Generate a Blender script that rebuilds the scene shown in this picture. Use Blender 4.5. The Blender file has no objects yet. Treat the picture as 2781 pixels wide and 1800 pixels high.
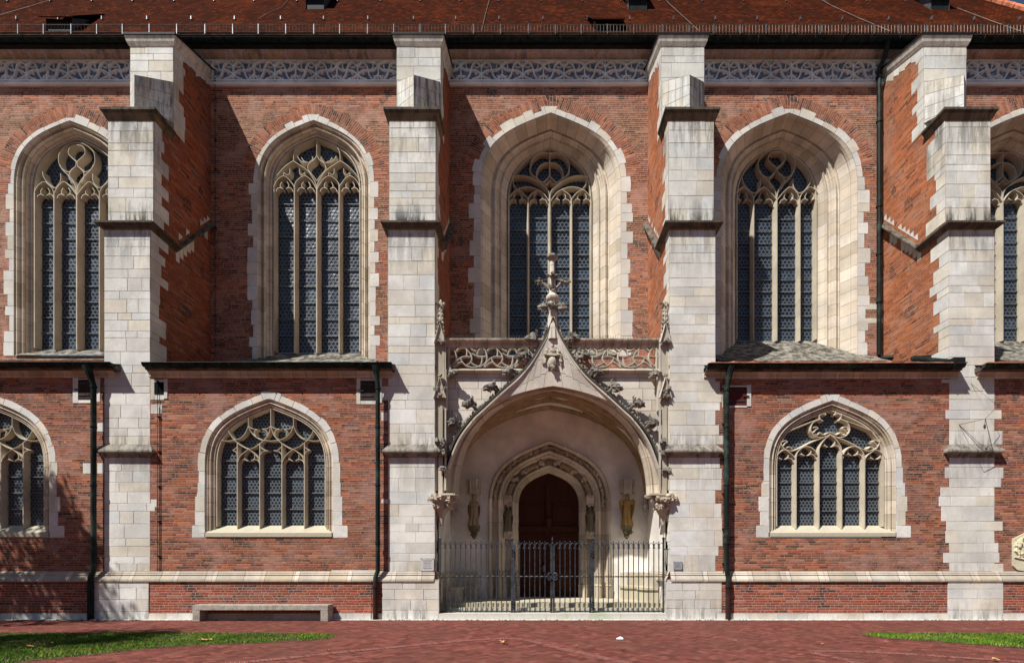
import bpy, math, random
from mathutils import Vector, noise
R=math.radians
random.seed(7)
S=bpy.context.scene
COL=S.collection
# ---------------------------------------------------------------- camera
F=1394.0; CX=1442.0; HY=1525.0; EYE=1.9; D=17.0
cam=bpy.data.cameras.new('camera'); cam.sensor_width=36; cam.lens=F/2781*36
cam.shift_x=-(CX-1390.5)/2781; cam.shift_y=(HY-900)/2781; cam.clip_end=500
co=bpy.data.objects.new('camera',cam); COL.objects.link(co); co.location=(0,-D,EYE); co.rotation_euler=(R(90),0,0)
S.camera=co
# ---------------------------------------------------------------- light
SUN=Vector((-1.06,-1.0,1.90)).normalized()
w=bpy.data.worlds.new('World'); S.world=w; w.use_nodes=True
nt=w.node_tree; sky=nt.nodes.new('ShaderNodeTexSky'); sky.sky_type='NISHITA'; sky.sun_disc=False
sky.sun_elevation=math.asin(SUN.z); sky.sun_rotation=math.atan2(SUN.x,SUN.y)
sky.air_density=1.0; sky.dust_density=0.3; sky.ozone_density=2.0
nt.links.new(sky.outputs[0],nt.nodes['Background'].inputs[0]); nt.nodes['Background'].inputs[1].default_value=0.05
sl=bpy.data.lights.new('sun','SUN'); sl.energy=5.0; sl.angle=R(0.55); sl.color=(1,0.965,0.91)
so=bpy.data.objects.new('sun',sl); COL.objects.link(so); so.location=(-30,-30,50)
so.rotation_euler=SUN.to_track_quat('Z','Y').to_euler()
S.view_settings.view_transform='Standard'; S.view_settings.look='None'; S.view_settings.exposure=0.34; S.view_settings.gamma=1

def PX(px,y): return (px-CX)*(D+y)/F
def PZ(py,y): return EYE+(HY-py)*(D+y)/F
# ---------------------------------------------------------------- node helpers
class N:
    def __init__(s,name):
        s.m=bpy.data.materials.new(name); s.m.use_nodes=True; s.t=s.m.node_tree; s.b=s.t.nodes['Principled BSDF']
        s.b.inputs['Roughness'].default_value=.85
        s.b.inputs['Specular IOR Level'].default_value=.10
    def n(s,typ,**k):
        x=s.t.nodes.new(typ)
        for a,v in k.items(): setattr(x,a,v)
        return x
    def put(s,sock,v):
        if v is None: return
        if hasattr(v,'is_output') or isinstance(v,bpy.types.NodeSocket): s.t.links.new(v,sock)
        else:
            if isinstance(v,(tuple,list)) and len(v)==3 and sock.type=='RGBA': v=(*v,1)
            sock.default_value=v
    def math(s,op,a,b=None,c=None,clamp=False):
        x=s.n('ShaderNodeMath',operation=op); x.use_clamp=clamp
        s.put(x.inputs[0],a); s.put(x.inputs[1],b); s.put(x.inputs[2],c); return x.outputs[0]
    def mix(s,f,a,b,bt='MIX'):
        x=s.n('ShaderNodeMix',data_type='RGBA',blend_type=bt); s.put(x.inputs[0],f); s.put(x.inputs[6],a); s.put(x.inputs[7],b); return x.outputs[2]
    def noise(s,vec,scale,detail=3,rough=.6,dist=0):
        x=s.n('ShaderNodeTexNoise'); s.put(x.inputs['Vector'],vec); x.inputs['Scale'].default_value=scale
        x.inputs['Detail'].default_value=detail; x.inputs['Roughness'].default_value=rough; x.inputs['Distortion'].default_value=dist; return x.outputs[0]
    def sm(s,v,a,b):
        x=s.n('ShaderNodeMapRange',interpolation_type='SMOOTHSTEP'); s.put(x.inputs[0],v); x.inputs[1].default_value=a; x.inputs[2].default_value=b; return x.outputs[0]
    def comb(s,x_,y_,z_=0):
        x=s.n('ShaderNodeCombineXYZ'); s.put(x.inputs[0],x_); s.put(x.inputs[1],y_); s.put(x.inputs[2],z_); return x.outputs[0]
    def sep(s,v):
        x=s.n('ShaderNodeSeparateXYZ'); s.put(x.inputs[0],v); return x.outputs
    def ramp(s,f,stops,interp='LINEAR'):
        x=s.n('ShaderNodeValToRGB'); r=x.color_ramp; r.interpolation=interp
        while len(r.elements)>1: r.elements.remove(r.elements[-1])
        r.elements[0].position=stops[0][0]; r.elements[0].color=(*stops[0][1],1)
        for p,c in stops[1:]:
            e=r.elements.new(p); e.color=(*c,1)
        s.put(x.inputs[0],f); return x.outputs[0]
    def white(s,v,dim='2D'):
        x=s.n('ShaderNodeTexWhiteNoise',noise_dimensions=dim); s.put(x.inputs['Vector'],v); return x.outputs[0]
    def bump(s,h,dist=.01,strength=1):
        x=s.n('ShaderNodeBump'); s.put(x.inputs['Height'],h); x.inputs['Distance'].default_value=dist; x.inputs['Strength'].default_value=strength
        s.t.links.new(x.outputs[0],s.b.inputs['Normal'])
    def out(s,c,rough=None):
        s.put(s.b.inputs['Base Color'],c)
        if rough is not None: s.put(s.b.inputs['Roughness'],rough)
        return s.m
    def geo(s): return s.n('ShaderNodeTexCoord').outputs['Object']
    def uv(s): return s.n('ShaderNodeTexCoord').outputs['UV']

def m_simple(name,c,rough=.7,metal=0,var=.15,scale=6,bump=0.0):
    s=N(name); g=s.geo(); n=s.noise(g,scale,4)
    c2=tuple(x*(1-2*var) for x in c); c1=tuple(min(1,x*(1+2*var)) for x in c)
    col=s.mix(s.sm(n,.3,.7),c2,c1); s.b.inputs['Metallic'].default_value=metal
    if bump: s.bump(s.noise(g,scale*6,4),bump)
    return s.out(col,rough)

def m_stone(name,base=(.60,.55,.47),lines=None,warm=.5,dirtk=1.0,pit=0):
    """limestone; per-block tint from attribute Col, soot from its alpha; lines=(course, block) adds joints in UV space"""
    s=N(name); g=s.geo(); a=s.n('ShaderNodeAttribute',attribute_name='Col')
    n1=s.noise(g,.9,5,.65); n2=s.noise(g,5.5,5,.7); n3=s.noise(g,26,3,.6)
    c=s.mix(s.sm(n1,.35,.68),tuple(x*.82 for x in base),tuple(min(1,x*1.10) for x in base))
    c=s.mix(s.math('MULTIPLY',s.sm(n2,.52,.72),warm),c,(base[0]*.93,base[1]*.78,base[2]*.60))
    c=s.mix(s.math('MULTIPLY',s.sm(n3,.60,.75),.35),c,tuple(x*.55 for x in base))
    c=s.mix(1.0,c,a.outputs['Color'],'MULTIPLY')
    if pit:
        vv=s.sep(g); n6=s.noise(s.comb(s.math('MULTIPLY',vv[0],9),s.math('MULTIPLY',vv[1],9),s.math('MULTIPLY',vv[2],26)),1,4,.7); n7=s.noise(g,1.7,6,.72); n8=s.noise(g,.45,3,.5)
        c=s.mix(s.math('MULTIPLY',s.math('MULTIPLY',s.sm(n6,.60,.68),s.sm(n7,.45,.6)),.55),c,tuple(x*.42 for x in base))
        c=s.mix(s.math('MULTIPLY',s.sm(n7,.56,.62),.30),c,(base[0]*.80,base[1]*.74,base[2]*.64))
        c=s.mix(s.math('MULTIPLY',s.sm(n8,.5,.66),.30),c,(base[0]*.72,base[1]*.72,base[2]*.70))
    # soot and lichen streaks
    v=s.sep(g); st=s.comb(s.math('MULTIPLY',v[0],5.0),s.math('MULTIPLY',v[1],5.0),s.math('MULTIPLY',v[2],.7))
    n4=s.noise(st,1.0,5,.7)
    k=s.math('MULTIPLY',s.sm(n4,.60,.35) if False else s.sm(n4,.42,.62),a.outputs['Alpha'],None,True)
    k=s.math('MULTIPLY',k,dirtk,None,True)
    c=s.mix(k,c,(.055,.05,.042))
    h=s.math('ADD',s.math('MULTIPLY',n2,.5),n3)
    if lines:
        ch,bw=lines; u=s.sep(s.uv()); 
        row=s.math('FLOOR',s.math('DIVIDE',u[1],ch)); off=s.white(s.comb(row,3.3))
        uu=s.math('ADD',s.math('DIVIDE',u[0],bw),s.math('MULTIPLY',off,.9)); cl=s.math('FLOOR',uu)
        fu=s.math('FRACT',uu); fv=s.math('FRACT',s.math('DIVIDE',u[1],ch))
        du=s.math('MULTIPLY',s.math('MINIMUM',fu,s.math('SUBTRACT',1,fu)),bw); dv=s.math('MULTIPLY',s.math('MINIMUM',fv,s.math('SUBTRACT',1,fv)),ch)
        d=s.math('MINIMUM',du,dv); jm=s.sm(d,.012,.004)
        rnd=s.white(s.comb(row,cl)); rnd2=s.white(s.comb(cl,row))
        c=s.mix(1.0,c,s.ramp(rnd,[(0,(.80,.76,.68)),(.35,(.95,.93,.9)),(.7,(1.05,1.0,.93)),(1,(1.08,1.07,1.07))]),'MULTIPLY')
        c=s.mix(s.math('MULTIPLY',jm,.7),c,(.20,.155,.115))
        h=s.math('SUBTRACT',h,s.math('MULTIPLY',jm,1.5))
    s.bump(h,.012,.7)
    return s.out(c,.88)

def m_brick(name,cols,mortar=(.34,.26,.20),H=.077,ST=.30,HD=.15,slurry=.5,dark=.05,jw=.011,slc=(.40,.235,.19),orange=0):
    s=N(name); u=s.sep(s.uv()); P=ST+HD
    wob=s.noise(s.comb(u[0],u[1]),2.2,3); wob2=s.noise(s.comb(u[1],u[0]),7,2)
    U=s.math('ADD',u[0],s.math('MULTIPLY',wob2,.03)); V=s.math('ADD',u[1],s.math('MULTIPLY',wob,.035))
    vr=s.math('DIVIDE',V,H); row=s.math('FLOOR',vr); fv=s.math('FRACT',vr)
    off=s.math('MULTIPLY',s.white(s.comb(row,7.7)),P)
    uo=s.math('ADD',U,off); cell=s.math('FLOOR',s.math('DIVIDE',uo,P)); fr=s.math('MULTIPLY',s.math('FRACT',s.math('DIVIDE',uo,P)),P)
    isH=s.math('GREATER_THAN',fr,ST)
    dl=s.math('MINIMUM',fr,s.math('SUBTRACT',P,fr)); dm=s.math('ABSOLUTE',s.math('SUBTRACT',fr,ST)); du=s.math('MINIMUM',dl,dm)
    dv=s.math('MULTIPLY',s.math('MINIMUM',fv,s.math('SUBTRACT',1,fv)),H)
    d=s.math('MINIMUM',du,dv)
    mm=s.sm(d,jw,jw*.45)
    idv=s.comb(s.math('ADD',s.math('MULTIPLY',cell,2),isH),row)
    r1=s.white(idv); g=s.comb(u[0],u[1],0)
    big=s.noise(g,.55,4,.6); big2=s.noise(g,1.6,4,.6); fine=s.noise(g,22,3)
    rr=s.math('ADD',s.math('MULTIPLY',r1,.72),s.math('MULTIPLY',big2,.28))
    c=s.ramp(rr,cols)
    r4=s.white(s.comb(s.math('ADD',row,31.7),s.math('MULTIPLY',cell,1.3))); c=s.mix(s.math('MULTIPLY',s.sm(r4,.72,.80),.6),c,(.20,.085,.085)); c=s.mix(s.math('MULTIPLY',s.sm(r4,.14,.08),.45),c,(.50,.27,.20))
    if orange: c=s.mix(s.math('MULTIPLY',s.sm(big,.45,.6),orange),c,(.48,.16,.07))
    pz=s.math('MULTIPLY',s.noise(g,1.1,3),1.1)
    pt=s.white(s.comb(s.math('FLOOR',s.math('ADD',s.math('DIVIDE',u[0],1.9),pz)),s.math('FLOOR',s.math('ADD',s.math('DIVIDE',u[1],.8),pz))))
    c=s.mix(1.0,c,s.ramp(pt,[(0,(.78,.80,.84)),(.3,(.94,.96,.98)),(.7,(1.05,1.02,.98)),(1,(1.18,1.10,1.02))]),'MULTIPLY')
    c=s.mix(s.math('MULTIPLY',s.sm(s.noise(g,.28,4,.6),.48,.66),.35),c,(.17,.075,.05))
    # burnt headers come in clusters
    r2=s.white(s.comb(row,s.math('ADD',cell,isH)))
    cl=s.sm(s.noise(g,1.3,2,.5),.56,.70); cl2=s.math('ADD',s.math('MULTIPLY',cl,.65),dark)
    c=s.mix(s.math('MULTIPLY',s.math('LESS_THAN',r2,cl2),.85),c,(.055,.038,.036))
    c=s.mix(s.math('MULTIPLY',s.sm(fine,.3,.8),.35),c,s.mix(.5,c,(.10,.04,.03)))
    c=s.mix(s.math('MULTIPLY',mm,.85),c,mortar)
    sl=s.math('MULTIPLY',s.sm(s.noise(g,.8,6,.68),.48,.66),slurry)
    c=s.mix(sl,c,slc)
    pale=s.sm(s.noise(s.comb(u[0],s.math('MULTIPLY',u[1],3.)),1.1,5,.7),.66,.74)
    c=s.mix(s.math('MULTIPLY',pale,.28*slurry*2),c,(.46,.36,.30))
    h=s.math('SUBTRACT',s.math('ADD',s.math('MULTIPLY',r1,.5),s.math('MULTIPLY',fine,.4)),mm)
    s.bump(h,.012,.8)
    return s.out(c,.9)

RED=[(0,(.10,.038,.028)),(.25,(.20,.066,.040)),(.55,(.33,.100,.050)),(.8,(.43,.145,.070)),(1,(.48,.27,.19))]
REDU=[(0,(.11,.04,.026)),(.25,(.23,.075,.040)),(.55,(.37,.115,.058)),(.8,(.47,.18,.095)),(1,(.50,.30,.18))]
PLI=[(0,(.20,.045,.026)),(.4,(.31,.068,.034)),(.8,(.38,.09,.046)),(1,(.40,.15,.10))]
ORG=[(0,(.20,.06,.026)),(.4,(.37,.11,.042)),(.8,(.48,.155,.065)),(1,(.52,.28,.15))]
DKO=[(0,(.20,.052,.028)),(.4,(.33,.082,.036)),(.8,(.42,.12,.05)),(1,(.45,.19,.10))]
M={}
M['brick']=m_brick('chapel_brick',RED,dark=.05,mortar=(.36,.27,.20),slurry=.6)
M['brick_up']=m_brick('nave_brick',REDU,dark=.05,slurry=.75,slc=(.50,.29,.22),mortar=(.42,.33,.24),jw=.013)
M['brick_pl']=m_brick('plinth_brick',PLI,H=.083,slurry=.12,dark=.02,jw=.011,mortar=(.44,.35,.28))
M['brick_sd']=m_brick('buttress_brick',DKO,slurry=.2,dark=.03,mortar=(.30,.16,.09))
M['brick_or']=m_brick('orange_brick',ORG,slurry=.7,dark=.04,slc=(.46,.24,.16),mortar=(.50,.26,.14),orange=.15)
M['brick_arc']=m_brick('arch_brick',REDU,slurry=.35,dark=.03,H=.085,ST=.27,HD=.26,mortar=(.40,.30,.22),slc=(.46,.27,.2),orange=.3)
M['ash']=m_stone('ashlar_stone',(.72,.71,.665),warm=.22,pit=1)
M['rev']=m_stone('reveal_stone',(.66,.60,.51),lines=(.62,.47),warm=.55)
M['trac']=m_stone('tracery_stone',(.54,.50,.425),warm=.45)
M['dress']=m_stone('dressed_stone',(.58,.54,.47),lines=(5,.9),warm=.5)
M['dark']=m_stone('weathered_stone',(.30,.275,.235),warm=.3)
M['mort']=m_simple('mortar',(.45,.42,.37),.95,bump=.003)
M['plast']=m_stone('plaster',(.84,.80,.74),warm=.12)
M['friez']=m_stone('frieze_stone',(.86,.90,.92),warm=.25)
M['friezbg']=m_simple('frieze_ground',(.17,.20,.28),.9,var=.2)
def m_glass(name,tint,p=.165,lc=(.12,.14,.165),pw=.9,ph=.68):
    s=N(name); u=s.sep(s.uv()); pc=s.comb(s.math('FLOOR',s.math('DIVIDE',u[0],pw)),s.math('FLOOR',s.math('DIVIDE',u[1],ph))); pn=s.n('ShaderNodeTexWhiteNoise',noise_dimensions='2D'); s.put(pn.inputs['Vector'],pc); pr=s.sep(pn.outputs['Color']); q=p*.866; rr=p*.448
    def lat(ox,oy):
        a=s.math('SUBTRACT',s.math('FRACT',s.math('ADD',s.math('DIVIDE',u[0],p),ox)),.5); b=s.math('SUBTRACT',s.math('FRACT',s.math('ADD',s.math('DIVIDE',u[1],2*q),oy)),.5)
        a=s.math('MULTIPLY',a,p); b=s.math('MULTIPLY',b,2*q)
        return s.math('SQRT',s.math('ADD',s.math('MULTIPLY',a,a),s.math('MULTIPLY',b,b)))
    d=s.math('MINIMUM',lat(0,0),lat(.5,.5))
    lead=s.sm(s.math('ABSOLUTE',s.math('SUBTRACT',d,rr)),p*.075,p*.035)
    big=s.noise(s.comb(u[0],u[1]),2.2,3); cid=s.white(s.comb(s.math('FLOOR',s.math('DIVIDE',u[0],p*.5)),s.math('FLOOR',s.math('DIVIDE',u[1],q))))
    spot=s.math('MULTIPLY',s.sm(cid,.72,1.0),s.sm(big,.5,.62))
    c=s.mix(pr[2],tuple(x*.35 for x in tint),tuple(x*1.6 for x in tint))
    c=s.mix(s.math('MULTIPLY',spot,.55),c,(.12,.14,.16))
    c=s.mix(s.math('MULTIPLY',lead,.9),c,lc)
    tilt=s.math('ADD',s.math('MULTIPLY',s.math('SUBTRACT',pr[0],.5),s.math('MULTIPLY',u[0],.10)),s.math('MULTIPLY',s.math('SUBTRACT',pr[1],.5),s.math('MULTIPLY',u[1],.10)))
    s.bump(s.math('ADD',tilt,s.math('ADD',s.math('MULTIPLY',d,.10),s.math('MULTIPLY',s.noise(s.comb(u[0],u[1]),7,2),.012))),1.0,1.0)
    s.b.inputs['Specular IOR Level'].default_value=.35
    return s.out(c,s.mix(lead,(.30,.30,.30),(.6,.6,.6)))
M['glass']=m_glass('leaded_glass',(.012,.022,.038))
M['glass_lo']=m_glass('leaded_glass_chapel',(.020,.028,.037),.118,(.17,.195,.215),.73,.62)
M['iron']=m_simple('wrought_iron',(.060,.066,.078),.5,.4,.2,8,.002)
M['black']=m_simple('black_metal',(.018,.02,.02),.6,.2)
M['bar']=m_simple('saddle_bar',(.16,.17,.18),.6,.2)
M['zinc']=m_simple('zinc',(.15,.165,.18),.45,.5)
M['wire']=m_simple('galvanised_wire',(.20,.17,.14),.5,.3)
def m_copper():
    s=N('copper_patina'); g=s.geo(); n=s.noise(g,1.2,5,.7); v=s.sep(g)
    st=s.noise(s.comb(s.math('MULTIPLY',v[0],20),v[1],s.math('MULTIPLY',v[2],.6)),1,4)
    c=s.mix(s.sm(n,.46,.68),(.010,.014,.012),(.040,.066,.054)); c=s.mix(s.math('MULTIPLY',s.sm(st,.5,.7),.6),c,(.03,.05,.045))
    return s.out(c,.5)
M['copper']=m_copper()
M['gutter']=m_simple('dark_gutter',(.012,.022,.018),.55,.1,.3)
M['rust']=m_simple('standpipe_brown',(.045,.024,.02),.45,.2)
def m_roof():
    s=N('roof_tiles'); u=s.sep(s.uv()); H=.16; W=.18
    row=s.math('FLOOR',s.math('DIVIDE',u[1],H)); fv=s.math('FRACT',s.math('DIVIDE',u[1],H))
    uu=s.math('ADD',s.math('DIVIDE',u[0],W),s.math('MULTIPLY',s.math('MODULO',row,2),.5)); cl=s.math('FLOOR',uu); fu=s.math('FRACT',uu)
    r=s.white(s.comb(cl,row)); g=s.comb(u[0],u[1]); n=s.noise(g,.35,5,.65); n2=s.noise(g,1.6,4,.7)
    c=s.ramp(r,[(0,(.030,.007,.003)),(.5,(.044,.010,.004)),(.85,(.060,.013,.005)),(1,(.085,.019,.007))])
    c=s.mix(s.math('MULTIPLY',s.sm(n,.50,.62),.7),c,s.mix(r,(.065,.013,.004),(.12,.026,.008)))
    c=s.mix(s.math('MULTIPLY',s.sm(n2,.45,.65),.55),c,(.022,.010,.006))
    c=s.mix(s.sm(s.math('MINIMUM',fu,s.math('SUBTRACT',1,fu)),.10,.03),c,(.02,.008,.005))
    h=s.math('SUBTRACT',1,fv); h=s.math('ADD',s.math('MULTIPLY',h,1.0),s.math('MULTIPLY',r,.3))
    s.bump(h,.05,1); s.b.inputs['Specular IOR Level'].default_value=.02
    return s.out(c,1.)
M['roof']=m_roof()
M['tile']=m_simple('ridge_tile',(.50,.17,.09),.8,0,.2,3)
M['lead']=m_simple('lean_to_roof',(.10,.085,.07),.85,0,.3,3,.004)
def m_moss():
    s=N('mossy_sill'); g=s.geo(); n=s.noise(g,3.5,6,.75); n2=s.noise(g,14,4)
    c=s.mix(s.sm(n,.40,.62),(.07,.065,.055),(.33,.31,.26)); c=s.mix(s.math('MULTIPLY',s.sm(s.noise(g,2.1,5),.55,.7),.6),c,(.13,.11,.035))
    s.bump(s.math('ADD',n,n2),.03,1); return s.out(c,.95)
M['moss']=m_moss()
M['flash']=m_simple('wood_board',(.15,.05,.025),.7,0,.25,4)
def m_wood(name,c):
    s=N(name); g=s.sep(s.geo()); n=s.noise(s.comb(s.math('MULTIPLY',g[0],14),s.math('MULTIPLY',g[1],14),s.math('MULTIPLY',g[2],1.2)),1,4)
    s.bump(n,.004); return s.out(s.mix(n,tuple(x*.5 for x in c),tuple(x*1.4 for x in c)),.55)
M['door']=m_wood('door_wood',(.055,.017,.010)); M['shut']=m_wood('shutter_wood',(.05,.03,.022)); M['shutr']=m_wood('shutter_red_wood',(.11,.022,.016))
M['statueo']=m_stone('ochre_statue_stone',(.46,.29,.11),warm=.5); M['statue']=m_stone('statue_stone',(.40,.31,.20),warm=.5); M['statued']=m_stone('statue_dark_stone',(.20,.17,.11),warm=.5)
def m_sill():
    s=N('yellow_sill_stone'); g=s.geo(); n=s.noise(g,2.2,5,.7); n2=s.noise(g,9,4)
    c=s.mix(n2,(.44,.40,.30),(.55,.49,.37)); c=s.mix(s.math('MULTIPLY',s.sm(n,.52,.68),.35),c,(.42,.52,.36)); s.bump(n2,.008); return s.out(c,.9)
M['sill']=m_sill()
def m_green():
    s=N('algae_stone'); g=s.geo(); n=s.noise(g,.7,5,.7); n2=s.noise(g,12,4); v=s.sep(g)
    c=s.mix(n2,(.52,.49,.42),(.68,.65,.58)); k=s.math('MULTIPLY',s.sm(n,.50,.66),.4)
    c=s.mix(k,c,(.24,.38,.17)); s.bump(n2,.006); return s.out(c,.9)
M['algae']=m_green()
def m_paving():
    s=N('red_paving'); o=s.geo(); v=s.sep(o); W=.115
    ca,sa=math.cos(R(45)),math.sin(R(45))
    x=s.math('DIVIDE',s.math('ADD',s.math('MULTIPLY',v[0],ca),s.math('MULTIPLY',v[1],sa)),W)
    y=s.math('DIVIDE',s.math('SUBTRACT',s.math('MULTIPLY',v[1],ca),s.math('MULTIPLY',v[0],sa)),W)
    x=s.math('ADD',x,400.); y=s.math('ADD',y,400.)
    i=s.math('FLOOR',x); j=s.math('FLOOR',y); fx=s.math('FRACT',x); fy=s.math('FRACT',y)
    m=s.math('FLOORED_MODULO',s.math('ADD',s.math('SUBTRACT',i,j),.01),4); m=s.math('FLOOR',m)
    hz=s.math('LESS_THAN',m,1.5)
    bi=s.math('SUBTRACT',i,s.math('MULTIPLY',hz,m)); bj=s.math('ADD',j,s.math('MULTIPLY',s.math('SUBTRACT',1,hz),s.math('SUBTRACT',m,2)))
    lx=s.math('ADD',fx,s.math('MULTIPLY',hz,m)); lx2=s.math('MINIMUM',lx,s.math('SUBTRACT',s.math('ADD',1,hz),lx))
    ly=s.math('ADD',fy,s.math('MULTIPLY',s.math('SUBTRACT',1,hz),s.math('SUBTRACT',3,m))); ly2=s.math('MINIMUM',ly,s.math('SUBTRACT',s.math('SUBTRACT',2,hz),ly))
    d=s.math('MINIMUM',lx2,ly2); jm=s.sm(d,.07,.02)
    r=s.white(s.comb(bi,bj)); n=s.noise(o,.5,5,.65); n2=s.noise(o,3.5,5,.7)
    c=s.ramp(r,[(0,(.105,.032,.025)),(.4,(.16,.047,.037)),(.75,(.20,.060,.046)),(1,(.245,.088,.068))])
    c=s.mix(s.math('MULTIPLY',s.sm(n,.38,.66),.5),c,(.115,.052,.038))
    c=s.mix(s.math('MULTIPLY',s.sm(n2,.5,.75),.4),c,(.075,.045,.033))
    c=s.mix(s.math('MULTIPLY',jm,.45),c,(.085,.05,.042))
    s.bump(s.math('SUBTRACT',s.math('MULTIPLY',r,.3),jm),.006,.6); return s.out(c,.8)
M['pave']=m_paving()
M['paveb']=m_simple('paving_brick',(.23,.075,.062),.85,0,.2,9,.003)
M['joint']=m_simple('pale_joint',(.33,.27,.22),.9)
M['cobble']=m_simple('pale_setts',(.66,.64,.60),.9,0,.15,14,.004)
M['soil']=m_simple('soil',(.07,.055,.03),.95,0,.3,5,.01)
def m_grass():
    s=N('grass_blades'); a=s.n('ShaderNodeAttribute',attribute_name='Col'); g=s.geo(); n=s.noise(g,.9,3)
    c=s.mix(s.sm(n,.35,.65),(.065,.17,.012),(.15,.27,.030)); c=s.mix(1.,c,a.outputs['Color'],'MULTIPLY')
    s.b.inputs['Subsurface Weight'].default_value=0; return s.out(c,.6)
M['grass']=m_grass()
M['conc']=m_simple('concrete',(.36,.33,.28),.9,0,.14,5,.006)
M['leaf']=m_simple('dry_leaf',(.50,.32,.13),.8,0,.2,30)
M['paper']=m_simple('paper',(.80,.80,.85),.8,0,.03)
M['plaque']=m_simple('plaque_acrylic',(.30,.31,.33),.25,0,.05); M['plaqtx']=m_simple('plaque_lettering',(.10,.10,.11),.6)
M['plaqbg']=m_simple('plaque_pale',(.52,.51,.50),.3,0,.05)
M['bark']=m_simple('bark',(.09,.065,.045),.95,0,.3,8,.02); M['crown']=m_simple('tree_leaves',(.05,.10,.02),.7,0,.3,2)
M['relief']=m_stone('relief_stone',(.66,.62,.47),warm=.5)
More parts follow.
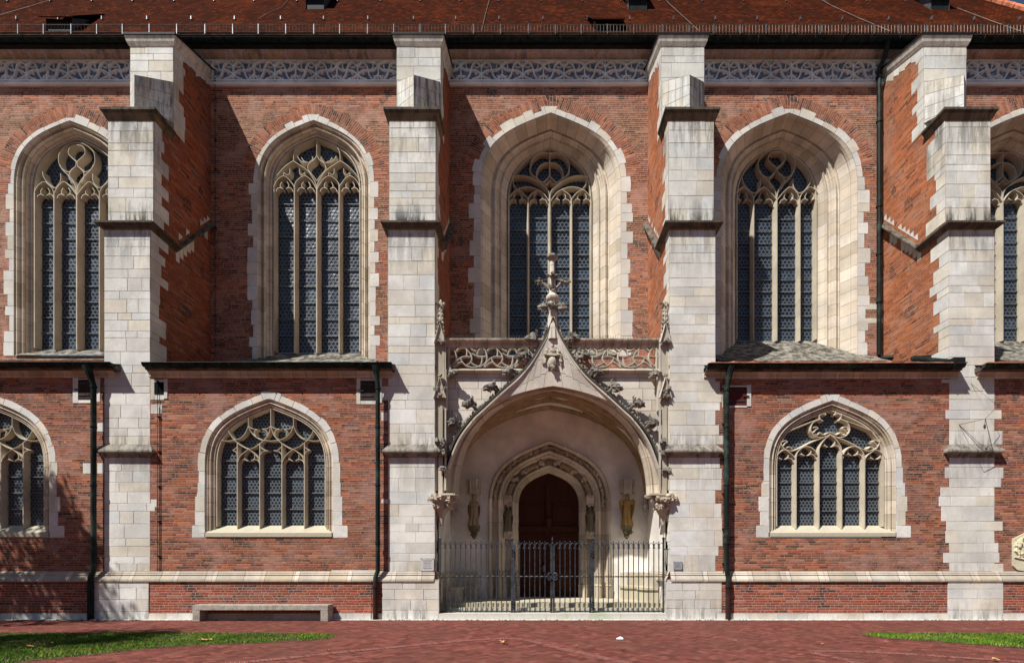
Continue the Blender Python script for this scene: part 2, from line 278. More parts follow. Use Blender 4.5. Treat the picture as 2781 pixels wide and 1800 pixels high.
# ---------------------------------------------------------------- mesh builder
class MB:
    def __init__(s,mats=None): s.v=[];s.f=[];s.u=[];s.c=[];s.mi=[];s.sm=[];s.mats=mats or []
    def face(s,pts,uv=None,col=(1,1,1,0),mi=0,smooth=False):
        pts=[Vector(p) for p in pts]
        if uv is None:
            n=Vector((0,0,0))
            for i in range(len(pts)):
                a,b=pts[i],pts[(i+1)%len(pts)]; n+=a.cross(b)
            ax=max(range(3),key=lambda k:abs(n[k]))
            uv=[(p.y,p.z) if ax==0 else (p.x,p.z) if ax==1 else (p.x,p.y) for p in pts]
        b=len(s.v); s.v+=[tuple(p) for p in pts]; s.f.append(tuple(range(b,b+len(pts)))); s.u+=uv
        s.c+=[col]*len(pts); s.mi.append(mi); s.sm.append(smooth)
    def box(s,x0,x1,y0,y1,z0,z1,skip='',**k):
        P=lambda a,b,c:(a,b,c)
        F={'f':[P(x0,y0,z0),P(x1,y0,z0),P(x1,y0,z1),P(x0,y0,z1)],'b':[P(x1,y1,z0),P(x0,y1,z0),P(x0,y1,z1),P(x1,y1,z1)],
           'l':[P(x0,y1,z0),P(x0,y0,z0),P(x0,y0,z1),P(x0,y1,z1)],'r':[P(x1,y0,z0),P(x1,y1,z0),P(x1,y1,z1),P(x1,y0,z1)],
           't':[P(x0,y0,z1),P(x1,y0,z1),P(x1,y1,z1),P(x0,y1,z1)],'u':[P(x0,y1,z0),P(x1,y1,z0),P(x1,y0,z0),P(x0,y0,z0)]}
        for q,pts in F.items():
            if q not in skip: s.face(pts,**k)
    def loft(s,A,B,closed=False,ul=None,v0=0,v1=1,smooth=False,**k):
        n=len(A); m=n if closed else n-1
        if ul is None:
            ul=[0]
            for i in range(n): ul.append(ul[-1]+(Vector(A[(i+1)%n])-Vector(A[i])).length)
        for i in range(m):
            j=(i+1)%n
            s.face([A[i],A[j],B[j],B[i]],uv=[(ul[i],v0),(ul[i+1],v0),(ul[i+1],v1),(ul[i],v1)],smooth=smooth,**k)
    def lofts(s,rings,closed=False,smooth=False,**k):
        v=0; ul=[0]; A=rings[0]
        for i in range(len(A)): ul.append(ul[-1]+(Vector(A[(i+1)%len(A)])-Vector(A[i])).length)
        mid=len(A)//3
        for a,b in zip(rings,rings[1:]):
            d=(Vector(b[mid])-Vector(a[mid])).length; s.loft(a,b,closed,ul,v,v+d,smooth,**k); v+=d
    def tube(s,path,r,n=6,smooth=True,caps=True,**k):
        path=[Vector(p) for p in path]; rings=[]
        rr=r if isinstance(r,(list,tuple)) else [r]*len(path)
        for i,p in enumerate(path):
            t=(path[min(i+1,len(path)-1)]-path[max(i-1,0)]).normalized()
            up=Vector((0,0,1)) if abs(t.z)<.9 else Vector((0,1,0)); a=t.cross(up).normalized(); b=t.cross(a)
            rings.append([p+(a*math.cos(q)+b*math.sin(q))*rr[i] for q in [2*math.pi*j/n for j in range(n)]])
        s.lofts(rings,True,smooth,**k)
        if caps: s.face(rings[0][::-1],**k); s.face(rings[-1],**k)
    def prism(s,poly,y0,y1,**k):
        n=len(poly); s.face([(x,y0,z) for x,z in poly],**k); s.face([(x,y1,z) for x,z in poly[::-1]],**k)
        for i in range(n):
            a,b=poly[i],poly[(i+1)%n]; s.face([(b[0],y0,b[1]),(a[0],y0,a[1]),(a[0],y1,a[1]),(b[0],y1,b[1])],**k)
    def hull(s,plan,z0,z1,**k):   # vertical prism from a plan polygon (x,y)
        n=len(plan); s.face([(x,y,z1) for x,y in plan],**k); s.face([(x,y,z0) for x,y in plan[::-1]],**k)
        for i in range(n):
            a,b=plan[i],plan[(i+1)%n]; s.face([(a[0],a[1],z0),(b[0],b[1],z0),(b[0],b[1],z1),(a[0],a[1],z1)],**k)
    def stroke(s,path,w,y0,y1,fw=.3,ch=.4,**k):
        """bar in the xz plane: narrow front fillet at y0 widening to w at y0+ch*(y1-y0), square behind"""
        P=[Vector((p[0],0,p[1])) for p in path]; Q=[P[0]]
        for p in P[1:]:
            if (p-Q[-1]).length>1e-4: Q.append(p)
        if len(Q)<2: return
        ym=y0+ch*(y1-y0); rings=[]
        for i,p in enumerate(Q):
            t1=(Q[i]-Q[i-1]).normalized() if i else None; t2=(Q[i+1]-Q[i]).normalized() if i<len(Q)-1 else None
            t=((t1 or t2)+(t2 or t1)); t=t.normalized() if t.length>1e-3 else (t1 or t2)
            n=Vector((-t.z,0,t.x)); h=w/2
            if t1 and t2: h=h/max(.6,t.dot(t1))
            rings.append([p+n*h+Vector((0,y1,0)),p+n*h+Vector((0,ym,0)),p+n*h*fw+Vector((0,y0,0)),p-n*h*fw+Vector((0,y0,0)),p-n*h+Vector((0,ym,0)),p-n*h+Vector((0,y1,0))])
        for a,b in zip(rings,rings[1:]):
            for j in range(5): s.face([a[j],b[j],b[j+1],a[j+1]],**k)
        for r_ in (rings[0][::-1],rings[-1]): s.face(r_,**k)
    def lump(s,c,r,seed=0,amp=.35,fr=2.2,sc=(1,1,1),seg=8,ring=6,smooth=False,**k):
        c=Vector(c); G=[]
        for i in range(ring+1):
            th=math.pi*i/ring; row=[]
            for j in range(seg):
                ph=2*math.pi*j/seg; d=Vector((math.sin(th)*math.cos(ph),math.sin(th)*math.sin(ph),math.cos(th)))
                q=1+amp*noise.noise(d*fr+Vector((seed*3.1,seed*1.7,0)))*2
                row.append(c+Vector((d.x*sc[0],d.y*sc[1],d.z*sc[2]))*r*q)
            G.append(row)
        for a,b in zip(G,G[1:]): s.loft(a,b,True,smooth=smooth,**k)
    def build(s,name,mats,parent=None):
        if not isinstance(mats,(list,tuple)): mats=[mats]
        me=bpy.data.meshes.new(name); me.from_pydata(s.v,[],s.f); 
        for m in mats: me.materials.append(m)
        ul=me.uv_layers.new(name='UVMap'); ul.data.foreach_set('uv',[x for t in s.u for x in t])
        ca=me.color_attributes.new('Col','FLOAT_COLOR','CORNER'); ca.data.foreach_set('color',[x for t in s.c for x in t])
        me.polygons.foreach_set('material_index',s.mi); me.polygons.foreach_set('use_smooth',s.sm); me.update()
        o=bpy.data.objects.new(name,me); COL.objects.link(o)
        if parent: o.parent=parent
        return o
def weld(o):
    import bmesh
    b=bmesh.new(); b.from_mesh(o.data); bmesh.ops.remove_doubles(b,verts=b.verts,dist=1e-4); bmesh.ops.recalc_face_normals(b,faces=b.faces); b.to_mesh(o.data); b.free(); return o
def empty(name,loc=(0,0,0),parent=None):
    o=bpy.data.objects.new(name,None); COL.objects.link(o); o.location=loc; o.parent=parent; o.empty_display_size=.2; return o
def tag(o,label=None,cat=None,group=None,kind=None):
    for k,v in (('label',label),('category',cat),('group',group),('kind',kind)):
        if v: o[k]=v
    return o
def copy_tree(o,parent=None):
    c=o.copy(); COL.objects.link(c); c.parent=parent
    for ch in [q for q in bpy.data.objects if q.parent==o]: copy_tree(ch,c)
    return c
church=tag(empty('church',(0,3.2,0)),'large brick and limestone gothic church side with stepped buttresses, traceried windows and red tiled roof','church')
CHI=Vector((0,-3.2,0))
def part(mb,name,mats,parent=None):
    p=parent or church; o=mb.build(name,mats,p); 
    if p==church: o.location=CHI
    return o
# ---------------------------------------------------------------- shapes
def arch(cx,w,zs,h,z0,n=22,a=.63,b=.60,tg=.36):
    """outline from bottom left over the apex to bottom right, list of (x,z)"""
    half=[]
    P=[(w,0),(w,a*h),(w*b,h-b*w*tg),(0,h)]
    for i in range(n+1):
        t=i/n; c=[(1-t)**3,3*t*(1-t)**2,3*t*t*(1-t),t**3]
        half.append((sum(c[k]*P[k][0] for k in range(4)),zs+sum(c[k]*P[k][1] for k in range(4))))
    jn=6; jamb=[(w,z0+(zs-z0)*i/jn) for i in range(jn)]
    r=jamb+half
    return [(cx-x,z) for x,z in r]+[(cx+x,z) for x,z in r[-2::-1]]
def smooth(pts,sub=5):
    P=[Vector(p) for p in pts]
    if len(P)<3: return pts
    out=[]
    for i in range(len(P)-1):
        p0=P[i-1] if i else P[0]*2-P[1]; p1,p2=P[i],P[i+1]; p3=P[i+2] if i+2<len(P) else P[-1]*2-P[-2]
        for j in range(sub):
            t=j/sub; out.append(tuple(.5*((2*p1)+(p2-p0)*t+(2*p0-5*p1+4*p2-p3)*t*t+(3*p1-p0-3*p2+p3)*t**3)))
    out.append(tuple(P[-1])); return out
STC=[(1.02,.96,.86),(.94,.89,.80),(1.06,1.06,1.06),(1,1,1),(.98,.97,.96),(.94,.93,.92),(1.03,1.02,1.0),(1.01,.96,.89),(.95,.97,1.0),(.97,.91,.82),(1.04,1.03,1.02),(.90,.89,.87),(1.0,.98,.95),(1.05,1.04,1.02)]
def stc(d=0,r=random):
    c=r.choice(STC); k=r.uniform(.93,1.05); return (c[0]*k,c[1]*k,c[2]*k,d)
def block(mb,o,u,v,n,ua,ub,va,vb,col,raise_=.006,j=.0045,mi=0):
    """raised ashlar block; o origin, u,v in-plane axes, n outward"""
    jr=lambda:random.uniform(-.003,.004)
    A=[(ua+j+jr(),va+j+jr()),(ub-j+jr(),va+j+jr()),(ub-j+jr(),vb-j+jr()),(ua+j+jr(),vb-j+jr())]
    rr=raise_*random.uniform(.5,1.4); q=.006
    back=[o+u*a+v*b for a,b in A]; fr=[o+u*(a+(q if i in(0,3) else -q))+v*(b+(q if i<2 else -q))+n*rr for i,(a,b) in enumerate(A)]
    U=[(a,b) for a,b in A]
    if len(col)==2: df=col[1]; cc=[(*col[0][:3],df(b)) for a,b in A]
    else: cc=[col]*4
    L0=len(mb.c); mb.face(fr,uv=U,col=cc[0],mi=mi); mb.c[L0:]=cc; col=cc[0]
    for i in range(4):
        k=(i+1)%4; mb.face([back[i],back[k],fr[k],fr[i]],uv=[U[i],U[k],U[k],U[i]],col=col,mi=mi)
def courses(z0,z1,h0=.22,h1=.52,rnd=random):
    zs=[z0]
    while zs[-1]<z1-h0*.8:
        h=rnd.uniform(h0,h1)
        if z1-zs[-1]-h<h0*.8: h=z1-zs[-1]
        zs.append(zs[-1]+h)
    zs[-1]=z1; return zs
X_,Y_,Z_=Vector((1,0,0)),Vector((0,1,0)),Vector((0,0,1))
def ashlar(mb,x0,x1,y,zs,tl=None,tr=None,dirt=None,w=(.34,1.0)):
    """front-facing coursed ashlar; tl/tr: toothing reach left/right per course"""
    O=Vector((0,y,0))
    for i in range(len(zs)-1):
        a=x0-(tl[i] if tl else 0); b=x1+(tr[i] if tr else 0); xs=[a]
        while xs[-1]<b:
            q=random.uniform(*w)
            if b-xs[-1]-q<w[0]*.75: q=b-xs[-1]
            xs.append(xs[-1]+q)
        for p,q in zip(xs,xs[1:]):
            block(mb,O,X_,Z_,-Y_,p,q,zs[i],zs[i+1],(stc(0),dirt) if dirt else stc(0))
def side_quoins(mb,x,s,y0,zs,reach=(.28,.75),dirt=None,ymax=99):
    """toothed blocks on a buttress flank at plane x, s=+1 right flank"""
    O=Vector((x,0,0))
    big=random.random()<.5
    for i in range(len(zs)-1):
        big=not big if random.random()<.75 else big
        r=random.uniform(reach[0]*1.9,reach[1]) if big else random.uniform(reach[0],reach[0]*1.5)
        if y0+r>ymax: r=ymax-y0
        block(mb,O,Y_,Z_,X_*s,y0,y0+r,zs[i],zs[i+1],(stc(0),dirt) if dirt else stc(0))
def collar(mb,x0,x1,yf,yb,prof,**k):
    rings=[[(x0-p,yb,z),(x0-p,yf-p,z),(x1+p,yf-p,z),(x1+p,yb,z)] for p,z in prof]
    cs=k.pop('cols',None)
    for i,(a,b) in enumerate(zip(rings,rings[1:])): mb.loft(a,b,**({'col':cs[i]} if cs else k))
def singles(name,mats,parent,items):
    for f in items: m=MB(); f(m); part(m,name,mats,parent)
def surround(mb,out,y,tmin,tmax,joint=.007,seg=(.32,.62),raise_=.008,zmin=None,dirt=0,key=None,tooth=True,zarc=None):
    """face stones round an opening, outline pts (x,z); returns nothing"""
    L=[0]
    for a,b in zip(out,out[1:]): L.append(L[-1]+math.dist(a,b))
    tot=L[-1]
    def at(s_):
        s_=max(0,min(tot,s_))
        for i in range(len(L)-1):
            if s_<=L[i+1]:
                t=(s_-L[i])/max(1e-9,L[i+1]-L[i]); p=(out[i][0]+(out[i+1][0]-out[i][0])*t,out[i][1]+(out[i+1][1]-out[i][1])*t)
                dx,dz=out[i+1][0]-out[i][0],out[i+1][1]-out[i][1]; l=math.hypot(dx,dz); return p,(-dz/l,dx/l)
    cuts=[0]; m=tot/2
    while cuts[-1]<m-.3: cuts.append(cuts[-1]+random.uniform(*seg))
    kw=key or .25; cuts=[c for c in cuts if c<m-kw]+[m-kw*.6]
    right=[tot]; 
    while right[-1]>m+.3: right.append(right[-1]-random.uniform(*seg))
    right=[c for c in right if c>m+kw]+[m+kw*.6]; cuts=cuts+right[::-1]
    tog=0
    for a,b in zip(cuts,cuts[1:]):
        tog=1-tog if random.random()<.8 else tog
        th=random.uniform(tmin,tmin+(tmax-tmin)*.35) if tog or not tooth else random.uniform(tmin+(tmax-tmin)*.55,tmax)
        if zarc is not None and at((a+b)/2)[0][1]>zarc: th=tmin*random.uniform(.85,1.25) if random.random()<.7 else tmin+(tmax-tmin)*random.uniform(.3,.6)
        if abs((a+b)/2-m)<.3: th=max(th,tmin*1.6 if key else tmin)
        n=max(1,int((b-a)/.12)); ss=[a+joint+(b-a-2*joint)*i/n for i in range(n+1)]
        inn=[at(q)[0] for q in ss]; nn=[at(q)[1] for q in ss]
        # straight-backed stone
        o0=(inn[0][0]+nn[0][0]*th,inn[0][1]+nn[0][1]*th); o1=(inn[-1][0]+nn[-1][0]*th,inn[-1][1]+nn[-1][1]*th)
        mid=n//2; om=(inn[mid][0]+nn[mid][0]*(th+.01),inn[mid][1]+nn[mid][1]*(th+.01))
        outr=[o1,om,o0] if n>2 else [o1,o0]
        poly=inn+outr; col=stc(dirt); yy=y-raise_*random.uniform(.7,1.3)
        mb.face([(p[0],yy,p[1]) for p in poly],col=col)
        for i in range(len(poly)):
            p,q=poly[i],poly[(i+1)%len(poly)]; mb.face([(p[0],yy,p[1]),(p[0],y+.02,p[1]),(q[0],y+.02,q[1]),(q[0],yy,q[1])],col=col)
def arcband(mb,out,y,t0,t1,i0,i1,**k):
    """strip of radial brick outside an outline"""
    L=0; pts=out[i0:i1]
    def nrm(i):
        a=pts[max(0,i-1)]; b=pts[min(len(pts)-1,i+1)]; dx,dz=b[0]-a[0],b[1]-a[1]; l=math.hypot(dx,dz); return (-dz/l,dx/l)
    for i in range(len(pts)-1):
        l=math.dist(pts[i],pts[i+1]); n0,n1=nrm(i),nrm(i+1); sc=1+t1/2.6*.6
        P=[(pts[i][0]+n0[0]*t0,y,pts[i][1]+n0[1]*t0),(pts[i+1][0]+n1[0]*t0,y,pts[i+1][1]+n1[1]*t0),(pts[i+1][0]+n1[0]*t1,y,pts[i+1][1]+n1[1]*t1),(pts[i][0]+n0[0]*t1,y,pts[i][1]+n0[1]*t1)]
        mb.face(P,uv=[(t0,L),(t0,L+l*sc),(t1,L+l*sc),(t1,L)],**k); L+=l*sc
def wall(mb,x0,x1,z0,z1,y,holes,mi=0):
    hs=sorted(holes,key=lambda h:h[0][0]); xl=x0
    for k,h in enumerate(hs):
        xr=x1 if k==len(hs)-1 else (h[-1][0]+hs[k+1][0][0])/2
        n=len(h)//2; zb=h[0][1]; top=h[n]
        f=lambda pts:mb.face([(a,y,b) for a,b in pts],mi=mi)
        if zb>z0: f([(xl,z0),(xr,z0),(xr,zb),(xl,zb)])
        L=[(xl,p[1]) for p in h[:n+1]]
        for i in range(n): f([L[i],h[i],h[i+1],L[i+1]])
        for i in range(n,len(h)-1): f([h[i],(xr,h[i][1]),(xr,h[i+1][1]),h[i+1]])
        f([(xl,top[1]),(xr,top[1]),(xr,z1),(xl,z1)]); xl=xr
    if not hs: mb.face([(x0,y,z0),(x1,y,z0),(x1,y,z1),(x0,y,z1)],mi=mi)
NY=3.2   # nave wall plane, the chapel walls stand at y=0
# ------------------------------------------------- windows
def trace(origin,sc,yf,paths,cx=None,dx=0):
    """pixel polylines of one photograph crop -> (x,z) at depth yf; cx mirrors about that column"""
    out=[]
    def cv(p): return (PX(origin[0]+p[0]/sc,yf)+dx,PZ(origin[1]+p[1]/sc,yf))
    for P in paths:
        out.append([cv(p) for p in P])
        if cx is not None and not all(abs(p[0]-cx)<8 for p in P): out.append([cv((2*cx-p[0],p[1])) for p in P])
    return out
def cusps(cx,yc,hw):
    r=[]
    for s in(-1,1):
        r.append([(cx+s*hw,yc+.42*hw),(cx+s*.82*hw,yc+.08*hw),(cx+s*.5*hw,yc-.05*hw),(cx+s*.16*hw,yc+.10*hw)])
        r.append([(cx+s*.16*hw,yc+.10*hw),(cx+s*.44*hw,yc-.10*hw),(cx+s*.50*hw,yc-.38*hw),(cx+s*.30*hw,yc-.72*hw)])
    return r
W3T=([[(1020,1540),(1020,1130)],[(565,1540),(565,1150)],[(225,690),(400,665),(600,700),(780,790),(920,900),(1000,1010),(1020,1130)],
 [(245,780),(270,860),(330,940)],[(330,955),(450,915),(600,905),(740,945),(860,1010),(960,1130),(1000,1200)],
 [(150,1130),(220,1050),(320,965),(420,1000),(500,1070),(560,1150)],[(565,1150),(620,1060),(750,970)],
 [(1020,205),(900,185),(780,210),(680,290),(620,400),(610,520),(650,640),(740,720),(850,800)],
 [(1020,400),(900,410),(800,480),(750,580),(745,680),(800,770),(880,800),(960,740),(1020,660)],[(1020,205),(1020,660)],[(1020,70),(1020,205)],
 [(880,800),(940,850),(1020,770)]],1020,[(350,1150,190),(780,1150,190)])
W4T=([[(1048,1540),(1048,1140)],[(565,1540),(565,1140)],[(1045,110),(900,140),(780,210),(690,310),(660,430),(680,560),(760,680),(860,770),(950,870),(1020,1000),(1046,1140)],
 [(1046,160),(940,180),(880,250),(870,330),(920,400),(980,450),(1040,500)],[(1040,500),(1020,600),(940,660),(895,740),(895,830),(960,930)],
 [(690,560),(740,650),(830,700),(900,700),(990,620)],[(150,1100),(230,980),(350,905),(440,960),(520,1040),(565,1140)],
 [(565,1140),(640,1010),(770,905),(880,980),(970,1080),(1040,1170)],[(320,700),(340,800),(400,900),(500,1000),(590,1030),(670,950),(710,860),(705,740)]],1048,[(350,1150,190),(790,1150,190)])
W2T=([[(958,1540),(958,1150)],[(490,1540),(490,1120)],[(40,1000),(150,860),(300,700),(460,590)],[(460,590),(560,650),(700,740),(800,830),(880,950),(935,1060),(955,1150)],
 [(470,590),(475,450),(510,340),(620,230),(780,140),(958,75)],[(40,1200),(80,1080),(150,970),(260,905),(360,960),(440,1060),(488,1130)],
 [(488,1130),(520,1030),(600,950),(710,905),(830,980),(900,1080),(950,1180)],[(265,905),(268,840),(330,880),(390,850),(395,750)],[(712,905),(708,840),(650,880),(600,850),(595,750)],
 [(958,120),(958,480)],[(958,480),(900,570),(860,600),(790,660),(770,740),(800,810),(880,900),(958,1010)],[(550,490),(600,570),(680,620),(790,625)],[(640,520),(680,590),(740,610)],
 [(800,620),(870,560),(860,500)]],958,[(270,1140,180),(720,1140,180)])
L2T=([[(1255,280),(1255,570)],[(893,400),(893,570)],[(893,570),(840,690),(760,770),(650,800),(560,812),(460,805)],[(893,570),(930,660),(1000,740),(1080,785),(1140,800),(1255,812)],
 [(1255,570),(1220,700),(1140,800),(1060,870),(960,930),(895,945)],[(895,945),(800,905),(700,830),(640,770),(590,690),(570,650)],[(895,945),(810,1010),(750,1070),(725,1150)],[(895,945),(980,1010),(1040,1080),(1070,1150)],
 [(715,1430),(715,850)],[(1078,1430),(1078,850)],[(1078,900),(1140,955),(1215,970)],[(1215,970),(1130,985),(1080,1040)],[(715,900),(690,930),(640,965)],[(640,965),(690,990),(715,1040)],
 [(1255,575),(1200,610),(1115,620)],[(1115,620),(1180,640),(1195,690),(1190,720)],[(893,570),(940,610),(1040,628)],[(1040,628),(990,660),(1010,730)]],1257,[(897,1115,170)])
L3T=([[(915,1480),(915,1060)],[(545,1480),(545,1130)],[(200,1170),(270,1070),(360,1015),(440,1060),(500,1110),(540,1170)],[(545,1140),(570,1060),(640,985),(720,960),(800,985),(860,1040),(885,1090)],
 [(915,1070),(930,970),(1000,860),(1100,770)],[(935,520),(920,450),(960,360),(1040,318),(1100,310)],[(935,520),(840,560),(790,640),(790,720),(850,790),(950,815),(1040,800),(1100,765)],
 [(935,515),(700,600),(500,680),(370,750),(310,820),(300,900),(350,990),(440,1030),(520,1025),(640,975),(800,890),(980,820),(1095,775)],
 [(1100,735),(1060,745),(1010,775)],[(930,735),(980,765),(1010,775)],[(930,735),(890,775),(860,760)],[(930,460),(980,430),(1030,455)],[(1030,455),(1010,400),(1040,360)],[(940,520),(960,540),(985,550)],
 [(820,660),(870,645),(905,670)],[(905,670),(870,690),(830,740)],[(310,890),(370,865),(410,885)],[(410,885),(370,910),(345,950)],[(395,985),(440,965),(490,1000)]],1100,[(355,1150,165),(720,1090,165),(1100,950,180)])

def window(cx,w,zs,h,y0,prof,hs,yf,yg,T,origin,sc,zglass,zface,yface,mats,sx=1,dz=0,ccx=None,dx=0,yt=None,mw=.11,bars=9,band=(.12,.34),key=None,sillm='moss',bh=.0,jambdirt=0,seg=(.34,.62),ringm='rev',silltop=None,bartop=None):
    paths,tcx,cus=T
    rings=[[(x,y,z) for x,z in arch(cx,w-ow,zs,h-ow*hs,zface)] for ow,y in prof]
    mb=MB(); mb.lofts(rings,col=(1,1,1,jambdirt)); W=part(mb,'window',M[ringm])
    ow,yl=prof[-1]
    # glass
    g=MB(); ga=arch(cx,w-ow,zs,h-ow*hs,zglass); n=len(ga)//2
    for i in range(n):
        a,b=ga[i],ga[i+1]; c,d=ga[-1-i],ga[-2-i]; q=[(a[0],yg,a[1]),(c[0],yg,c[1]),(d[0],yg,d[1]),(b[0],yg,b[1])]
        g.face(q if i<n-1 else q[:3])
    part(g,'glass',mats[1],W)
    # tracery
    t=MB(); yt=yf if yt is None else yt
    tr=trace(origin,sc,yt,paths,tcx,0)
    cu=[]
    for c in cus: cu+=cusps(*c)
    ct=trace(origin,sc,yt,cu,tcx,0) if not (len(cus)==1 and False) else []
    c0=PX(origin[0]+tcx/sc,yt)
    tf=lambda p:(cx+(p[0]-c0)*sx,p[1]+dz)
    ext=max(p[0][1] for p in paths); ze=PZ(origin[1]+ext/sc,yt)
    ol=arch(cx,w-ow+.03,zs,h-ow*hs+.03,zglass)
    for q in tr:
        q=[tf(p) for p in q]; m=mw
        if abs(q[0][1]-(ze+dz))<.02 and abs(q[0][0]-q[1][0])<.02:
            q=[(q[0][0],zglass-.12)]+q[1:]; m=mw*(1.5 if abs(q[0][0]-cx)<.1 and bars>8 else 1.15)
        else: q=smooth(q); m=mw*.74
        yo=random.uniform(0,.004)
        t.stroke(q,m,yf+yo,yg-.002-yo,fw=.28,ch=.75,col=mats[2])
    for q in ct:
        q=smooth([tf(p) for p in q],4); yo=random.uniform(0,.01); t.stroke(q,mw*.48,yf+.05+yo,yg-.002,fw=.5,ch=.5,col=mats[2])
    fr=arch(cx,w-ow,zs,h-ow*hs,zglass-.05); t.stroke(fr,mw*.9,yf+.012,yg-.004,fw=.4,ch=.7,col=mats[2])
    part(t,'tracery',M['trac'],W)
    # saddle bars
    zt=zs-.02 if bartop is None else bartop
    for i in range(bars):
        z=zglass+(zt-zglass)*(i+1)/bars; b=MB()
        b.box(cx-(w-ow),cx+(w-ow),yg-.05,yg-.02,z-.016,z+.016)
        part(b,'saddle_bar',M['bar'],W)
    # sill
    s_=MB(); wi=w-ow; wf=w-.03
    pts=[(cx-wi,yg+.01,zglass),(cx+wi,yg+.01,zglass),(cx+wf,yface,zface),(cx-wf,yface,zface)]
    nn=14
    A=[Vector(pts[0]).lerp(Vector(pts[1]),i/nn) for i in range(nn+1)]; B=[Vector(pts[3]).lerp(Vector(pts[2]),i/nn) for i in range(nn+1)]
    C=[a.lerp(b_,.5)+Vector((0,0,random.uniform(-.01,.03))) for a,b_ in zip(A,B)]
    s_.loft(B,C); s_.loft(C,A)
    if bh: s_.box(cx-wf-.0,cx+wf,yface-.004,yface+.2,zface-bh,zface)
    part(s_,'sill',M[sillm],W)
    # face stones
    f=MB(); surround(f,arch(cx,w,zs,h,zface),y0,*band,key=key,seg=seg,zarc=zs+.25); part(f,'arch_stones',M['ash'],W)
    return W
PA=[(0,3.196),(.03,3.24),(.08,3.24),(.10,3.36),(.13,3.44),(.17,3.44),(.19,3.32),(.22,3.29),(.26,3.31),(.28,3.46),(.32,3.53),(.36,3.52),(.38,3.49),(.42,3.50),(.50,3.78)]
PB=[(0,3.196),(.03,3.21),(.12,3.26),(.17,3.34),(.175,3.40),(.20,3.42),(.39,3.72),(.42,3.80),(.46,3.82),(.50,3.74),(.55,3.72),(.59,3.76),(.61,3.84),(.66,3.85),(.68,3.95),(.72,3.97),(.76,3.92),(.81,3.97),(.83,4.06),(.88,4.12),(.93,4.19),(.97,4.20),(1.06,4.48)]
PC=[(0,-.004),(.02,.03),(.06,.035),(.08,.10),(.11,.11),(.125,.05),(.15,.045),(.165,.13),(.21,.16),(.235,.10),(.25,.10),(.27,.15),(.31,.34)]
WU=[dict(cx=-18.15,w=2.2,zs=16.75,h=2.5),dict(cx=-8.56,w=2.217,zs=16.75,h=2.52),dict(cx=.777,w=2.77,zs=16.72,h=2.84),dict(cx=10.16,w=2.70,zs=16.72,h=2.84),dict(cx=19.5,w=2.70,zs=16.72,h=2.84)]
GU=(None,M['glass'],(1.02,.98,.90,0)); GL=(None,M['glass_lo'],(1.05,1.0,.9,0))
window(-18.15,2.2,16.75,2.5,NY,PA,.9,3.5,3.8,W4T,(1970,390),7.7,10.5,10.0,3.12,GU,sx=.95,dz=-.30,yt=4.2,mw=.105,bars=9,band=(.14,.42),bartop=16.2)
window(-8.56,2.217,16.75,2.52,NY,PA,.9,3.5,3.8,W2T,(740,360),7.7,10.36,9.85,3.12,GU,mw=.105,bars=9,band=(.14,.42),bartop=16.35)
window(.777,2.77,16.72,2.84,NY,PB,.55,4.2,4.5,W3T,(1360,390),7.7,11.15,10.0,3.12,GU,mw=.10,bars=10,band=(.20,.48),key=.28,bartop=16.25)
window(10.16,2.70,16.72,2.84,NY,PB,.55,4.2,4.5,W4T,(1970,390),7.7,11.15,10.0,3.12,GU,mw=.10,bars=10,band=(.20,.50),bartop=16.2)
window(19.5,2.70,16.72,2.84,NY,PB,.55,4.2,4.5,W3T,(1360,390),7.7,11.15,10.0,3.12,GU,mw=.10,bars=10,band=(.20,.50),bartop=16.25)
WL=[dict(cx=-18.06,w=2.12,zs=5.15,h=2.16),dict(cx=-8.68,w=2.12,zs=5.15,h=2.16),dict(cx=9.99,w=2.10,zs=5.1,h=2.15)]
for d_ in WL[:2]:
    window(d_['cx'],2.12,5.15,2.16,0,PC,.9,.12,.34,L2T,(530,1060),5.95,3.13,2.86,-.03,GL,mw=.075,bars=4,band=(.17,.26),sillm='sill',bh=.13,key=.32,seg=(.4,.75),bartop=5.3)
window(9.99,2.10,5.1,2.15,0,PC,.9,.12,.34,L3T,(2070,1050),5.95,3.13,2.86,-.03,GL,mw=.10,bars=4,band=(.16,.25),sillm='sill',bh=.12,key=.28,seg=(.4,.75),bartop=5.05)
# square lower corner stones of the chapel windows
for c in (-18.06,-8.68,9.99):
    for s in(-1,1):
        q=MB(); z=2.70
        for hh,ww in ((.40,.46),(.46,.30),(.5,.34),(.45,.26)):
            a,b=sorted((c+s*2.12,c+s*(2.12+ww*random.uniform(.85,1.1)))); block(q,Vector((0,0,0)),X_,Z_,-Y_,a,b,z,z+hh,stc(0),.012); z+=hh
        part(q,'corner_stones',M['ash'])
# ------------------------------------------------- walls
hU=[arch(d['cx'],d['w'],d['zs'],d['h'],z) for d,z in zip(WU,(10.0,9.85,10.0,10.0,10.0))]
mb=MB(); wall(mb,-27,22.6,8.0,20.70,NY,hU); mb.face([(22.6,NY,8),(22.6,14,8),(22.6,14,21.7),(22.6,NY,21.7)]); part(mb,'nave_wall',M['brick_up'])
for d,t0 in zip(WU,(.10,.10,.16,.16,.16)):
    mb=MB(); o=arch(d['cx'],d['w'],d['zs'],d['h'],10); n=len(o); arcband(mb,o,NY-.003,t0,t0+.56,9,n-9); part(mb,'brick_arch',M['brick_arc'])
